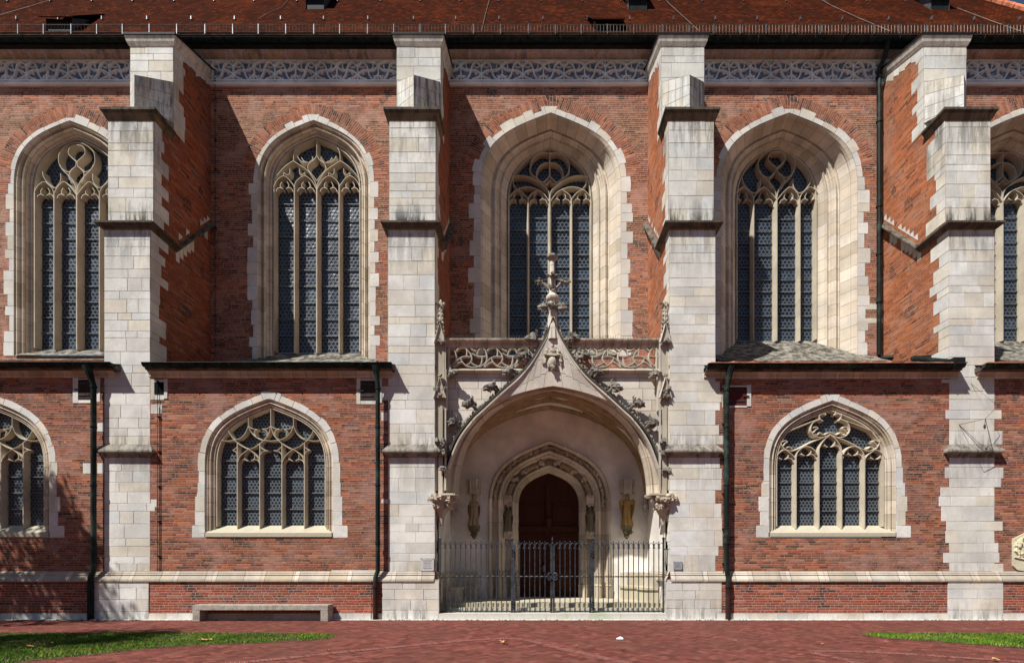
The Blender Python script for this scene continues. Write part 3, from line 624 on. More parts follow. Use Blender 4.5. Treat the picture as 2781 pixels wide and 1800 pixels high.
# buttress data: xl,xr lower (y=0); upper tier (y=.15); top tier (y=1.1)
BT=[(-14.13,-12.61),(-4.73,-3.18),(4.60,6.11),(13.85,15.35)]
SEG=[(-27,-14.13),(-12.61,-4.73),(6.11,13.85),(15.35,24)]
hl=[[arch(-18.06,2.12,5.15,2.16,2.72)],[arch(-8.68,2.12,5.15,2.16,2.72)],[arch(9.99,2.1,5.1,2.15,2.72)],[]]
for (a,b),h in zip(SEG,hl): mb=MB(); wall(mb,a-.1,b+.1,1.5,8.25,0,h); part(mb,'chapel_wall',M['brick'])
for a,b in SEG: mb=MB(); mb.face([(a-.1,-.12,.19),(b+.1,-.12,.19),(b+.1,-.12,1.32),(a-.1,-.12,1.32)]); part(mb,'plinth_wall',M['brick_pl'])
# bottom course and plinth moulding
for a,b in SEG:
    mb=MB(); x=a
    while x<b:
        q=min(b,x+random.uniform(.6,1.25)); mb.box(x+.006,q-.006,-.15+random.uniform(0,.01),.1,-.05,.21,col=stc(.12)); x=q
    part(mb,'base_course',M['ash'])
PM=[(.16,1.24),(.17,1.27),(.165,1.33),(.12,1.40),(.075,1.44),(.07,1.46),(.09,1.475),(.075,1.50),(.045,1.52),(.05,1.545),(.03,1.57),(0,1.585)]
mb=MB()
for a,b in ((-27,-3.18),(4.60,24)):
    x=a
    while x<b-.01:
        q=min(b,x+random.uniform(.7,1.6)); 
        if b-q<.4: q=b
        c=stc(.08); pr=PM
        mb.lofts([[(x+.004,-p,z),(q-.004,-p,z)] for p,z in pr],col=c); x=q
    mb.face([(a,.05,1.22),(b,.05,1.22),(b,-.16,1.22),(a,-.16,1.22)])
for s,xx,y1 in ((1,-3.18,3.0),(-1,4.60,3.0)):   # returns into the porch
    mb.lofts([[(xx+s*(p-.0),-p,z),(xx+s*p*.9,y1,z)] for p,z in PM],col=(1,.97,.92,0))
part(mb,'plinth_moulding',M['dress'])
# ------------------------------------------------- buttresses
random.seed(21)
DRIPM=[(-.15,13.16),(.18,13.075),(.20,13.07),(.20,13.01),(.12,12.97),(.05,12.90),(0,12.87)]
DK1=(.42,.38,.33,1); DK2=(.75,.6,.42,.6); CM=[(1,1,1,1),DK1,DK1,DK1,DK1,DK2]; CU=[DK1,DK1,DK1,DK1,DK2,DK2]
DRIPU=[(0,17.02),(.12,16.97),(.16,16.95),(.16,16.87),(.10,16.80),(.04,16.66),(0,16.60)]
DRIPL=[(0,5.80),(.18,5.58),(.20,5.55),(.20,5.50),(.10,5.46),(.06,5.38),(0,5.34)]
for bi,(xl,xr) in enumerate(BT):
    face_quoin=bi==3
    m=MB()      # cores
    su={0:1,1:1,2:-1,3:-1}[bi]
    core=MB(); core.box(xl,xr,.002,NY+.1,1.5,13.0,skip='bud',col=(.75,.73,.7,0))
    core.box(xl-.0,xr+.0,.152,NY+.1,13.0,17.0,skip='bu'); core.box(xl,xr,1.102,NY+.1,17.0,20.2,skip='bu')
    core.box(xl-(.28 if bi==0 else .16),xr+(.06 if bi==0 else .16),-.125,.2,-.05,1.32)
    B=part(core,'buttress',M['mort'])
    # flanks in brick
    fl=MB()
    for s,x in ((-1,xl-.004),(1,xr+.004)):
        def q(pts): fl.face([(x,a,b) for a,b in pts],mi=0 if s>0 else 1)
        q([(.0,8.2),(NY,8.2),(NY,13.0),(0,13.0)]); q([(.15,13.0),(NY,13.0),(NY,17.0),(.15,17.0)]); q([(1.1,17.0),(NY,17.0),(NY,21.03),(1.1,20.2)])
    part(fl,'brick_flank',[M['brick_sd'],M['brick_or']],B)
    # ashlar faces
    st=MB()
    und=lambda z,z0,l,k: max(0,.62*k*(1-(z0-z)/l)) if z<z0+.05 else 0
    abo=lambda z,z0,l,k: max(0,k*(1-(z-z0)/l))
    dl=lambda z:und(z,5.36,1.6,.5)+abo(z,1.58,.5,.25)
    zsb=courses(-.02,1.26,.26,.45); ashlar(st,xl-(.28 if bi==0 else .16),xr+(.06 if bi==0 else .16),-.14,zsb,dirt=lambda z:abo(z,0,.7,.6)+.04)
    zs1=courses(1.585,5.36); zs2=courses(5.78,8.4); zs3=courses(8.4,12.9); zs4=courses(13.25,16.66); zs5=courses(17.1,20.1)
    def tooth(n,k,mx): return [random.uniform(.1,mx) if random.random()<k else 0 for _ in range(n)]
    kl={0:(.0,.10),1:(.12,0),2:(0,.75),3:(.65,.65)}[bi]
    ashlar(st,xl,xr,0,zs1,tooth(len(zs1),kl[0],.35),tooth(len(zs1),kl[1],.3 if bi!=0 else .25),dl)
    ashlar(st,xl,xr,0,zs2,tooth(len(zs2),kl[0]*.8,.3),tooth(len(zs2),kl[1]*.8,.3),lambda z:abo(z,5.78,.6,.5)+.04)
    ashlar(st,xl,xr,0,zs3,dirt=lambda z:und(z,12.9,1.5,.85)+.05)
    ashlar(st,xl,xr,.15,zs4,dirt=lambda z:und(z,16.66,1.8,.95)+abo(z,13.2,.8,1.0)+.08)
    ashlar(st,xl,xr,1.1,zs5,dirt=lambda z:und(z,20.1,1.2,.45)+abo(z,17,1.5,.4))
    for s,x in ((-1,xl-.008),(1,xr+.008)):
        side_quoins(st,x,s,0,zs3,(.34,.85),lambda z:.06); side_quoins(st,x,s,.15,zs4,(.34,.85),lambda z:und(z,16.7,2.2,1.0)+.1); side_quoins(st,x,s,1.1,zs5,(.25,.62),lambda z:.15)
        # teeth along sloping coping and drip
    part(st,'ashlar_facing',M['ash'],B)
    # weathered prow roof between middle and top tier
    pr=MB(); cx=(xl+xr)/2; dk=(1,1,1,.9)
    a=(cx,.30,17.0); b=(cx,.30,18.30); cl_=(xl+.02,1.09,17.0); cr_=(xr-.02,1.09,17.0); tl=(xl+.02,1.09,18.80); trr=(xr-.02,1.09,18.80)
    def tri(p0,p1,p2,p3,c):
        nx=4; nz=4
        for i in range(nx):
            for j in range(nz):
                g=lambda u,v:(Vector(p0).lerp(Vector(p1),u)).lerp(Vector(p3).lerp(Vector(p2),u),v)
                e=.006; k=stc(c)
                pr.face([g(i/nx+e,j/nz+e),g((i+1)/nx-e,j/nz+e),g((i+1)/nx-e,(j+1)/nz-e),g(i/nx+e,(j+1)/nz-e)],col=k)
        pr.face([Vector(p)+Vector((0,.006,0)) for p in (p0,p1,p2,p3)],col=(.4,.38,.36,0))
    tri(cl_,a,b,tl,.35); tri(a,cr_,trr,b,.8); pr.face([tl,b,trr],col=dk)  # soot on both faces; right one coloured darker to deepen its shade
    pr.face([(xl,.15,16.95),(xr,.15,16.95),(xr,1.1,17.35),(xl,1.1,17.35)],col=dk)
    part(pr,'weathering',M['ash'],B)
    # drips
    dm=MB(); dk=(1,1,1,1)
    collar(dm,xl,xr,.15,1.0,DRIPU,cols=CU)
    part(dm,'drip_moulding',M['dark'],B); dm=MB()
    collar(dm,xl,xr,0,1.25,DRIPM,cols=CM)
    for s,x in ((-1,xl),(1,xr)):     # horizontal drip turns up along an old roof line
        A=[(x+s*p,1.25,z) for p,z in DRIPM]; Bq=[(x+s*p,NY-.02,z+2.1) for p,z in DRIPM]
        dm.lofts([[p,q_] for p,q_ in zip(A,Bq)],col=(.6,.57,.52,1)); dm.face(A,col=dk); dm.face(Bq[::-1],col=dk)
    part(dm,'drip_moulding',M['dark'],B); dm=MB()
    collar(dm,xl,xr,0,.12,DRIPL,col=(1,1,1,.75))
    for zz in (DRIPL,):
        for s,x in ((-1,xl),(1,xr)): dm.face([(x+s*p,.03,z) for p,z in zz],col=dk)
    part(dm,'drip_moulding',M['dark'],B)
    tt=MB()
    for s,x in ((-1,xl-.012),(1,xr+.012)):
        for k in range(9):
            yb=1.35+k*.2; zb=13.30+(yb-1.25)*2.1/1.93; hgt=random.uniform(.08,.38)
            if random.random()<.75: tt.face([(x,yb,zb-.03),(x,yb+.2,zb+.18),(x,yb+.2,zb+.18+hgt*.2),(x,yb+.02,zb+.2+hgt*.2)],col=stc(.1))
            yb=1.2+k*.2; zb=12.9+(yb-1.25)*2.1/1.93
            if random.random()<.7: tt.face([(x,yb,zb),(x,yb+.2,zb+.2),(x,yb+.2,zb-.12-hgt*.5),(x,yb+.02,zb-.12-hgt*.5)],col=stc(.1))
        # coping stones along the sloping top
        for k in range(7):
            ya=1.1+k*.3; za=20.12+(ya-1.1)*.83/2.1; d_=random.uniform(.25,.5)
            tt.face([(x,ya,za),(x,ya+.29,za+.115),(x,ya+.29,za-.2),(x,ya,za-d_)],col=stc(.05))
    part(tt,'tooth_stones',M['ash'],B)
    cp=MB()   # sloping cap
    x0,x1=xl-.10,xr+.10
    PRF=[(-.02,20.02),(.03,20.05),(.08,20.16),(.10,20.24),(.12,20.30),(.12,20.36),(.0,20.40)]
    ra=[[(xl-p,NY,z+.83) ,(xl-p,1.1-p,z),(xr+p,1.1-p,z),(xr+p,NY,z+.83)] for p,z in PRF]
    cp.lofts(ra,col=(1,.97,.9,.35)); cp.face([(xl-.12,1.0,20.37),(xr+.12,1.0,20.37),(xr+.12,NY,21.2),(xl-.12,NY,21.2)],col=(1,1,1,.5))
    part(cp,'cap',M['ash'],B)
    lf=MB(); lf.face([(xl-.15,.95,20.385),(xr+.15,.95,20.385),(xr+.15,NY,21.24),(xl-.15,NY,21.24)]); 
    lf.box(xl-.15,xr+.15,.945,.965,20.34,20.40)
    for x in (xl-.15,xr+.13): lf.face([(x,.95,20.34),(x,NY,21.19),(x,NY,21.25),(x,.95,20.40)]); lf.face([(x+.02,.95,20.34),(x+.02,NY,21.19),(x+.02,NY,21.25),(x+.02,.95,20.40)])
    part(lf,'cap_flashing',M['black'],B)
# ------------------------------------------------- nave cornice, frieze, gutter, roof
random.seed(5)
mb=MB(); mb.box(-27,22.6,NY-.0,NY+.1,20.68,21.56,skip='b'); part(mb,'frieze_ground',M['friezbg'])
mb=MB(); cw=.811; x=PX(620.3-56*22,NY)-cw*0
S1=[[(750,260),(640,330),(590,430),(560,540),(530,660),(450,790),(390,835)],[(240,400),(330,490),(440,535),(560,540),(700,545),(830,610),(900,680)],
    [(240,400),(300,320),(420,270),(600,250)],[(740,260),(830,340),(895,430)],[(245,690),(320,760),(380,825)],[(900,680),(830,740),(720,800),(600,832)]]
S2=[[(660,380),(700,425),(735,425)],[(735,425),(780,425),(830,400)],[(400,690),(350,720),(300,700)],[(410,300),(420,370),(400,390)],[(690,590),(730,640),(760,620)],[(400,390),(430,440),(470,490)]]
xs=PX(560+240/11.845,NY)
kk=-20
for k in range(-40,60):
    xo=xs+k*cw
    if xo<-27 or xo>22: continue
    flip=k%2
    def cv(p):
        u=(p[0]-240)/660; u=1-u if flip else u
        return (xo+u*cw, PZ(150+p[1]/11.845,NY))
    for q in S1: mb.stroke(smooth([cv(p) for p in q],4),.062,NY-.10+random.uniform(0,.004),NY+.01,fw=.35,ch=.6,col=(1,1,1,0))
    for q in S2: mb.stroke(smooth([cv(p) for p in q],3),.036,NY-.06+random.uniform(0,.004),NY+.01,fw=.5,ch=.6,col=(1,1,.97,0))
    mb.stroke([(xo,20.74),(xo,21.53)],.05,NY-.095,NY+.01,fw=.4,ch=.6)
mb.box(-27,22.6,NY-.09,NY+.02,20.74,20.785); mb.box(-27,22.6,NY-.09,NY+.02,21.50,21.56)
mb.lofts([[(-27,NY-p,z),(22.6,NY-p,z)] for p,z in [(0,20.58),(.07,20.60),(.10,20.64),(.10,20.68),(.05,20.70),(.03,20.74)]])
part(mb,'tracery_frieze',M['friez'])
mb=MB(); x=-27
CORN=[(.02,21.545),(.07,21.56),(.075,21.58),(.05,21.60),(.07,21.66),(.13,21.74),(.22,21.80),(.25,21.81),(.25,21.84),(.23,21.86),(.27,21.92),(.35,21.98),(.46,22.02),(.52,22.03),(.70,22.05)]
while x<22.6:
    q=x+random.uniform(.55,.95); mb.lofts([[(x+.004,NY-p,z),(q-.004,NY-p,z)] for p,z in CORN],col=stc(.25 if random.random()<.6 else .5)); x=q
part(mb,'cornice',M['ash'])
def gutter(x0,x1,yc,zc,r,name,mat,brk=.9,brn=.03):
    g=MB(); rings=[]
    for i in range(9):
        a=math.pi*i/8; rings.append([(x0,yc-r*math.cos(a)*1.0,zc-r*math.sin(a)),(x1,yc-r*math.cos(a),zc-r*math.sin(a))])
    g.lofts(rings,smooth=True)
    for xx in (x0,x1):
        g.face([(xx,yc-r*math.cos(math.pi*i/8),zc-r*math.sin(math.pi*i/8)) for i in range(9)])
    g.tube([(x0,yc-r,zc),(x1,yc-r,zc)],.014,6)
    o=part(g,name,mat)
    x=x0+.3
    while x<x1: b=MB(); b.tube([(x,yc-r-.008,zc+.02)]+[(x,yc-(r+.006)*math.cos(math.pi*i/8),zc-(r+.006)*math.sin(math.pi*i/8)) for i in range(1,6)],.011,4); x+=brk; part(b,'gutter_bracket',M['copper'],o)
    return o
gutter(-27,22.0,2.53,21.78,.13,'nave_gutter',M['gutter'],1.07)
mb=MB(); mb.box(-27,22.0,2.60,2.75,21.60,22.0); part(mb,'eaves_board',M['black'])
# roof
mb=MB(); rz=lambda y:21.85+1.6*(y-2.45)
n=26; y0,y1=2.42,12.0
hx=lambda y:22.05-.95*(y-2.45)
sl=math.hypot(1,1.6)
for j in range(12):
    ya=y0+(y1-y0)*j/12; yb=y0+(y1-y0)*(j+1)/12
    mb.face([(-28,ya,rz(ya)),(hx(ya),ya,rz(ya)),(hx(yb),yb,rz(yb)),(-28,yb,rz(yb))],uv=[(-28,ya*sl),(hx(ya),ya*sl),(hx(yb),yb*sl),(-28,yb*sl)])
mb.face([(hx(y0),y0,rz(y0)),(hx(y0)+.2,y0+9,rz(y0)),(hx(y1)+.1,y1+3,rz(y1)),(hx(y1),y1,rz(y1))],uv=[(0,y0),(9,y0),(9,y1*sl),(0,y1*sl)])
roof=part(mb,'roof',M['roof'])
mb=MB()
for i in range(38):
    a=y0+.25*i; b=a+.27
    p=Vector((hx(a),a,rz(a)+.03)); q=Vector((hx(b),b,rz(b)+.05)); mb.tube([p,q],[.13,.11],8)
part(mb,'ridge_tiles',M['tile'],roof)
# hooks
for py,ny in ((56,1),(6,2)):
    mb=MB()
    k=(HY-py)/F; yy=(EYE+k*D-21.85+1.6*2.45)/(1.6-k)
    off=0
    x=-24
    while x<hx(yy)-.3:
        mb=MB(); mb.box(x-.018,x+.018,yy-.05,yy+.02,rz(yy)-.0,rz(yy)+.13); x+=1.75+random.uniform(-.1,.1); part(mb,'snow_hook',M['zinc'],roof)
# dormers
def dormer(px,py,w=.95,h=.75):
    k=(HY-py)/F; yy=(EYE+k*D-21.85+1.6*2.45)/(1.6-k); x=(px-CX)*(D+yy)/F; z=rz(yy); 
    m=MB(); yb=yy+h/1.6+.25
    for s in (-1,1):
        xx=x+s*w/2; m.face([(xx,yy,z),(xx,yy+h/1.6+.5,z+h+.8),(xx,yy,z+h)]); 
    o=part(m,'dormer',M['zinc'],roof)
    m=MB(); m.face([(x-w/2,yy+.04,z),(x+w/2,yy+.04,z),(x+w/2,yy+.04,z+h),(x-w/2,yy+.04,z+h)]); part(m,'dormer_opening',M['black'],roof)
    m=MB(); m.face([(x-w/2-.15,yy-.12,z+h-.02),(x+w/2+.15,yy-.12,z+h-.02),(x+w/2+.3,yy+1.6,z+h+1.0+.9),(x-w/2-.3,yy+1.6,z+h+1.9)],uv=[(0,0),(1,0),(1,1.6),(0,1.6)])
    m.box(x-w/2-.15,x+w/2+.15,yy-.13,yy-.09,z+h-.06,z+h); part(m,'dormer_roof',M['roof'],roof)
for px,py,w,h in ((855,27,.75,.62),(1732,29,.75,.62),(2554,29,.75,.62),(1651,92,.95,.48),(160,86,1.0,.5)): dormer(px,py,w,h)
# wires on roof
def roofpt(px,py):
    k=(HY-py)/F; yy=(EYE+k*D-21.85+1.6*2.45)/(1.6-k)-.03; return ((px-CX)*(D+yy)/F,yy,rz(yy)+.07)
for nm,pp in ((0,[(700,56),(735,36),(765,24),(785,0)]),(0,[(1900,90),(1870,62),(1840,35),(1815,12),(1800,-8)]),(0,[(2420,90),(2330,52),(2260,20),(2225,0)]),(0,[(1308,90),(1318,45),(1330,0)]),(0,[(2781,92),(2690,60),(2600,26)]),(0,[(0,45),(80,22),(150,0)])):
    mb=MB(); mb.tube([roofpt(*p) for p in pp],.011,5); part(mb,'lightning_wire',M['wire'],roof)
# snow guard railing
g=MB(); yg=2.40; zb=21.86; zt=PZ(68,yg)
for z in (zt,zb+.04): g.tube([(-26,yg,z),(21.9,yg,z)],.013,5)
x=-26
while x<21.9: g.tube([(x,yg,zb),(x,yg,zt)],.0075,4,caps=False); x+=.125
gr=part(g,'snow_guard',M['wire'])
x=PX(50,yg)-1.02*4
while x<21.9: g=MB(); g.box(x-.013,x+.013,yg-.02,yg+.02,zb-.04,zt+.015); x+=1.02+random.uniform(-.06,.06); part(g,'guard_post',M['zinc'],gr)
# ------------------------------------------------- chapel cornices, gutters, lean-to roofs
CC=[(.0,7.98),(.02,7.99),(.05,8.02),(.055,8.05),(.04,8.07),(.06,8.12),(.13,8.18),(.20,8.21),(.24,8.23),(.24,8.30)]
for i,(a,b,z) in enumerate(((-27,-13.75,0),(-12.62,-4.58,-.01),(5.72,14.1,-.03),(14.75,24,-.03))):
    mb=MB(); x=a
    while x<b-.02:
        q=min(b,x+random.uniform(.6,1.2)); q=b if b-q<.3 else q
        mb.lofts([[(x+.004,-p,zz+z),(q-.004,-p,zz+z)] for p,zz in CC],col=stc(.15)); x=q
    for xx in (a,b): mb.face([(xx,-p,zz+z) for p,zz in CC]+[(xx,.1,8.3+z),(xx,.1,7.98+z)])
    cr=part(mb,'chapel_cornice',M['rev'])
for i,(a,b,z) in enumerate(((-27,-13.58,8.34),(-12.58,-4.50,8.33),(5.72,14.05,8.30),(14.68,24,8.30))):
    gutter(a,b,-.33,z,.115,'chapel_gutter',M['gutter'] if i<2 else M['copper'],.85)
    mb=MB(); 
    mb.face([(a,-.30,z),(b,-.30,z),(b,3.19,z+1.20),(a,3.19,z+1.20)]); mb.box(a,b,-.28,.1,z-.16,z-.01); 
    r_=part(mb,'chapel_roof',M['lead'])
    if i>1:
        t=MB(); x=a+.1
        while x<b: t.box(x,x+.17,-.40,-.1,z+.03,z+.05+random.uniform(0,.02)); x+=.185
        if i==2:
            for xx in [a+.9+random.uniform(.5,1.1)*k for k in range(9)]: 
                if xx<b-.3: t.tube([(xx,-.38,z+.05),(xx,0,z+.17)],.05,6)
        part(t,'eaves_tiles',M['tile'],r_)
    t=MB(); xa,xb=max(a,-27),b
    yb=.9; zz=z+.12+(yb)*.343+.05
    if i in(0,2,3): t.box(xa+.2,xb-.6,yb,yb+.05,zz-.1,zz+.12); part(t,'roof_board',M['flash'],r_)
# aprons joining window sills to the lean-to roofs
for c,w_ in ((-18.15,2.5),(-8.56,2.5),(10.16,3.0),(19.5,3.0)):
    mb=MB(); A=[(c-w_+2*w_*i/12,3.17,10.03-(.16 if c<0 else 0)) for i in range(13)]; B=[(c-w_-.25+(2*w_+.5)*i/12,1.75 if c>0 else 2.2,8.9+(.28 if c>0 else .42)) for i in range(13)]
    mb.loft(A,[(x,y,z) for x,y,z in B]); part(mb,'apron_slabs',M['moss'])
# ------------------------------------------------- downpipes
def pipe(x,y,z0,z1,funnel,elx,name='downpipe',r=.085,lowm='rust',fx=None,stand=1.5):
    m=MB(); m.tube([(x+elx,y,-.02 if not funnel[0] else z0),(x+elx,y,stand-.22)],r*1.12,10) if z0<=0 else None
    o=None
    u=MB(); pts=[(x,y,stand+.12),(x,y,z1)]
    if elx: pts=[(x+elx,y,stand-.25),(x+elx,y,stand-.12),(x+elx*.5,y,stand),(x,y,stand+.12)]+pts[1:]
    u.tube(pts,r,10)
    fxx,fz,fy=funnel[1:]
    u.tube([(x,y,z1-.02),(x,y,z1+.02),(x*.7+fxx*.3,y+(fy-y)*.3,z1+(fz-z1)*.35),(fxx,fy,fz)],[r,r*1.02,r*1.05,r*1.7],10)
    o=part(u,name,M['copper'])
    if m.v: part(m,'standpipe',M[lowm],o)
    c=MB()
    z=stand+1.0
    while z<z1: c.tube([(x,y,z-.025),(x,y,z+.025)],r*1.22,10); z+=1.9
    c.tube([(x,y,z1-.03),(x,y,z1+.03)],r*1.25,10)
    c.tube([(x+elx,y,stand-.45),(x+elx,y,stand-.42)],r*1.35,10)
    part(c,'pipe_clamp',M['black'],o)
    return o
pipe(PX(254,-.22),-.22,0,PZ(1050,-.22),(0,PX(238,-.3),8.27,-.33),-.10,r=.08,lowm='black')
pipe(PX(1026,-.22),-.22,0,PZ(1055,-.22),(0,PX(1021,-.3),8.27,-.33),-.08,r=.075)
pipe(PX(1973.5,-.22),-.22,0,PZ(1060,-.22),(0,PX(1984,-.3),8.25,-.33),.05,r=.08)
# tall nave pipe
m=MB(); xp=PX(2388.5,3.0); 
m.tube([(PX(2412,2.55),2.55,21.70),(PX(2405,2.7),2.72,21.3),(xp,3.02,PZ(185,3.0)),(xp,3.02,PZ(250,3.0)),(xp,3.02,9.95),(xp+.05,2.9,9.80),(xp+.35,2.6,9.70),(xp+1.0,1.2,9.16),(PX(2480,0.3),.3,8.75),(PX(2583,-.2),-.2,8.44)],.085,10)
o=part(m,'nave_downpipe',M['copper']); m=MB()
for py in (210,330,560,690,820): z=PZ(py,3.0); m.tube([(xp,3.02,z-.03),(xp,3.02,z+.03)],.11,10)
m.box(PX(2575,-.2),PX(2607,-.2),-.42,-.15,8.36,8.50); part(m,'pipe_clamp',M['black'],o)
# thin rods
for x,y,z0,z1 in ((PX(428,-.05),-.05,1.6,7.9),(PX(432,-.05),-.04,1.6,7.0),(PX(583,3.1),3.12,9.9,21.6),(PX(1964,-.05),-.05,.2,8.0),(PX(1010,-.18),-.2,0,1.3)):
    m=MB(); m.tube([(x,y,z0),(x,y,z1)],.009,5)
    z=z0+.5
    while z<z1: m.box(x-.03,x+.03,y-.01,y+.06,z-.012,z+.012); z+=1.15
    part(m,'lightning_conductor',M['black'])
# ------------------------------------------------- hatches
def hatch(x0,x1,y0p,y1p,fx0,fx1,fy0,fy1,mat,hinge,louv=False):
    a,b=PX(x0,0),PX(x1,0); z0,z1=PZ(y1p,0),PZ(y0p,0); A,B,Z0,Z1=PX(fx0,0),PX(fx1,0),PZ(fy1,0),PZ(fy0,0)
    f=MB(); O=Vector((0,0,0)); 
    for q in ((A,a,Z0,Z1),(b,B,Z0+.04,Z1),(a,b,z1,Z1-.02),(a,b,Z0,z0)):
        if q[1]-q[0]>.02 and q[3]-q[2]>.02: block(f,O,X_,Z_,-Y_,*q,stc(.1),.02,.0)
    h=part(f,'hatch_frame',M['ash'])
    s=MB(); s.face([(a,.06 if louv else -.012,z0),(b,.06 if louv else -.012,z0),(b,.06 if louv else -.012,z1),(a,.06 if louv else -.012,z1)])
    if louv:
        s=MB(); s.face([(a,-.004,z0),(b,-.004,z0),(b,-.004,z1),(a,-.004,z1)])
        n=9
        for i in range(n): z=z0+(z1-z0)*(i+.3)/n; s.face([(a,-.04,z),(b,-.04,z),(b,-.008,z+.03),(a,-.008,z+.03)])
        part(s,'vent_grille',M['copper'],h); return
    part(s,'shutter',M[mat],h)
    s=MB()
    for k in (.25,.82):
        z=z0+(z1-z0)*k; s.box(a+.02,b-.08,-.03,-.014,z-.022,z+.022)
    s.box(*( (a-.1,a+.12) if hinge<0 else (b-.14,b+.06)),-.05,-.03,(z0+z1)/2-.02,(z0+z1)/2+.02)
    part(s,'hinge',M['iron'],h)
hatch(213,249,1031,1086,198,272,1026,1095,'shut',-1)
hatch(979,1021,1034,1088,968,1038,1027,1098,'shut',-1)
hatch(1970,2028,1051,1101,1962,2040,1045,1107,'shutr',1)
hatch(420,446,1038,1070,409,456,1029,1086,None,1,True)
# odd flush stones
f=MB(); O=Vector((0,0,0))
for x0,x1,y0p,y1p in ((225,247,1257,1286),(264,283,1257,1286),(264,283,1148,1172),(900,1025,1547,1555),(409,441,1098,1124),(409,426,1356,1377),(1035,1053,1120,1143),(1035,1053,1355,1366),(2694,2725,1530,1558),(2556,2578,1030,1040)):
    block(f,O,X_,Z_,-Y_,PX(x0,0),PX(x1,0),PZ(y1p,0),PZ(y0p,0),stc(.1))
O=Vector((0,NY,0))
for x0,x1,y0p,y1p in ((2326,2407,825,841),(2326,2400,864,878)): block(f,O,X_,Z_,-Y_,PX(x0,NY),PX(x1,NY),PZ(y1p,NY),PZ(y0p,NY),stc(0))
part(f,'loose_quoins',M['ash'])
# ------------------------------------------------- the porch between the middle buttresses
random.seed(33)
PCX=.745; AK=dict(a=.62,b=.61,tg=.14)
M['ashl']=m_stone('porch_ashlar',(.66,.62,.56),lines=(.37,.78),warm=.25)
M['mould']=m_stone('porch_moulding',(.62,.55,.46),lines=(9,.95),warm=.4)
def resample(P,n):
    L=[0]
    for a,b in zip(P,P[1:]): L.append(L[-1]+math.dist(a,b))
    out=[]; j=0
    for i in range(n+1):
        t=L[-1]*i/n
        while j<len(L)-2 and L[j+1]<t: j+=1
        q=(t-L[j])/max(1e-9,L[j+1]-L[j]); out.append(tuple(P[j][k]+(P[j+1][k]-P[j][k])*q for k in range(len(P[j]))))
    return out
def cv1(px,py,y=.28): return (PX(px,y),PZ(py,y))
HR=[(1809,1335),(1794,1267.6),(1764.7,1194),(1725,1140),(1699.5,1116),(1649,1071),(1598,1027),(1564,988),(1536,944),(1517,908),(1501,868)]
hoodR=smooth([cv1(*p) for p in HR],5); hoodL=[(2*PCX-.015-x,z) for x,z in hoodR]
mb=MB(); hole=arch(PCX,3.55,4.16,3.58,4.16,**AK); wall(mb,-3.18,4.60,4.16,8.28,.42,[hole])
mb.face([(-3.18,.42,4.0),(-2.75,.42,4.0),(-2.75,.42,4.2),(-3.18,.42,4.2)])
porch=part(mb,'porch_wall',M['ashl'])
RG=[(0,.15),(.02,.10),(.07,.09),(.10,.13),(.14,.20),(.18,.20),(.22,.14),(.27,.16),(.30,.24),(.36,.31),(.40,.30),(.44,.26),(.48,.30),(.50,.40),(.56,.50),(.58,.60)]
mb=MB(); mb.lofts([[(x,y+.15,z) for x,z in arch(PCX,3.82-ow,4.16,3.73-ow*.16,4.10,**AK)] for ow,y in RG],col=(1,1,1,.05)); part(mb,'archivolt',M['mould'],porch)
# ogee panel
mb=MB(); ao=arch(PCX,3.78,4.16,3.64,4.16,**AK)
h_=len(ao)//2; jn=6
for A_,B_ in ((resample(hoodL,24),resample(ao[jn:h_+1],24)),(resample(hoodR,24),resample(ao[::-1][jn:h_+1],24))):
    mb.loft([(x,.13,z) for x,z in A_],[(x,.22,z) for x,z in B_])
part(mb,'ogee_panel',M['ashl'],porch)
# dark hood mould with leafy edge
mb=MB()
for H in (hoodL,hoodR):
    mb.stroke(H,.075,.11,.45,fw=.8,ch=.2,col=(.16,.16,.15,.9)); mb.stroke([(x+(PCX-x)*.03,z-.06) for x,z in H],.10,.12,.4,fw=.5,ch=.3,col=(1,1,1,0))
part(mb,'ogee_hood',M['dress'],porch)
mb=MB(); k=0
for H in (hoodL,hoodR):
    P=resample(H,64)
    for i in range(3,64):
        a,b=P[i-1],P[min(64,i+1)]; dx,dz=b[0]-a[0],b[1]-a[1]; l=math.hypot(dx,dz); s=1 if H is hoodR else -1; nx,nz=s*dz/l,-s*dx/l
        if nz<0: nx,nz=-nx,-nz
        mb.lump((P[i][0]+nx*.09,.26+random.uniform(-.05,.1),P[i][1]+nz*.09),random.uniform(.04,.07),k,.5,2.5,seg=5,ring=4,col=(1,1,1,random.uniform(.2,.9))); k+=1
part(mb,'leaf_trail',M['dark'],porch)
def crocket(mb,x,z,s,y=.0,sz=1,col=(1,1,1,.3)):
    L=mb.lump; sd=random.random()*50
    mb.tube([(x-s*.16*sz,y+.1,z-.16*sz),(x-s*.05*sz,y,z-.05*sz),(x+s*.05*sz,y,z+.02*sz)],[.07*sz,.055*sz,.06*sz],6,col=col)
    L((x+s*.10*sz,y-.02,z+.02*sz),.15*sz,sd+7,.35,2,(1,.9,1),8,6,col=col)
    L((x+s*.20*sz,y-.04,z+.0*sz),.125*sz,sd,.45,2,(1.1,.9,.8),8,6,col=col)
    L((x+s*.28*sz,y-.05,z-.06*sz),.06*sz,sd+1,.5,2,(1.3,.8,.6),6,5,col=col)
    L((x-s*.0,y-.02,z+.13*sz),.085*sz,sd+2,.5,2.4,(.8,.9,1.1),7,5,col=col)
    L((x-s*.08*sz,y+.08,z+.02),.10*sz,sd+3,.5,2.4,(1,1,.8),7,5,col=col)
    mb.tube([(x,y-.02,z+.13*sz),(x-s*.05*sz,y-.02,z+.25*sz),(x-s*.0,y-.02,z+.30*sz)],[.045*sz,.03*sz,.018*sz],5,col=col)
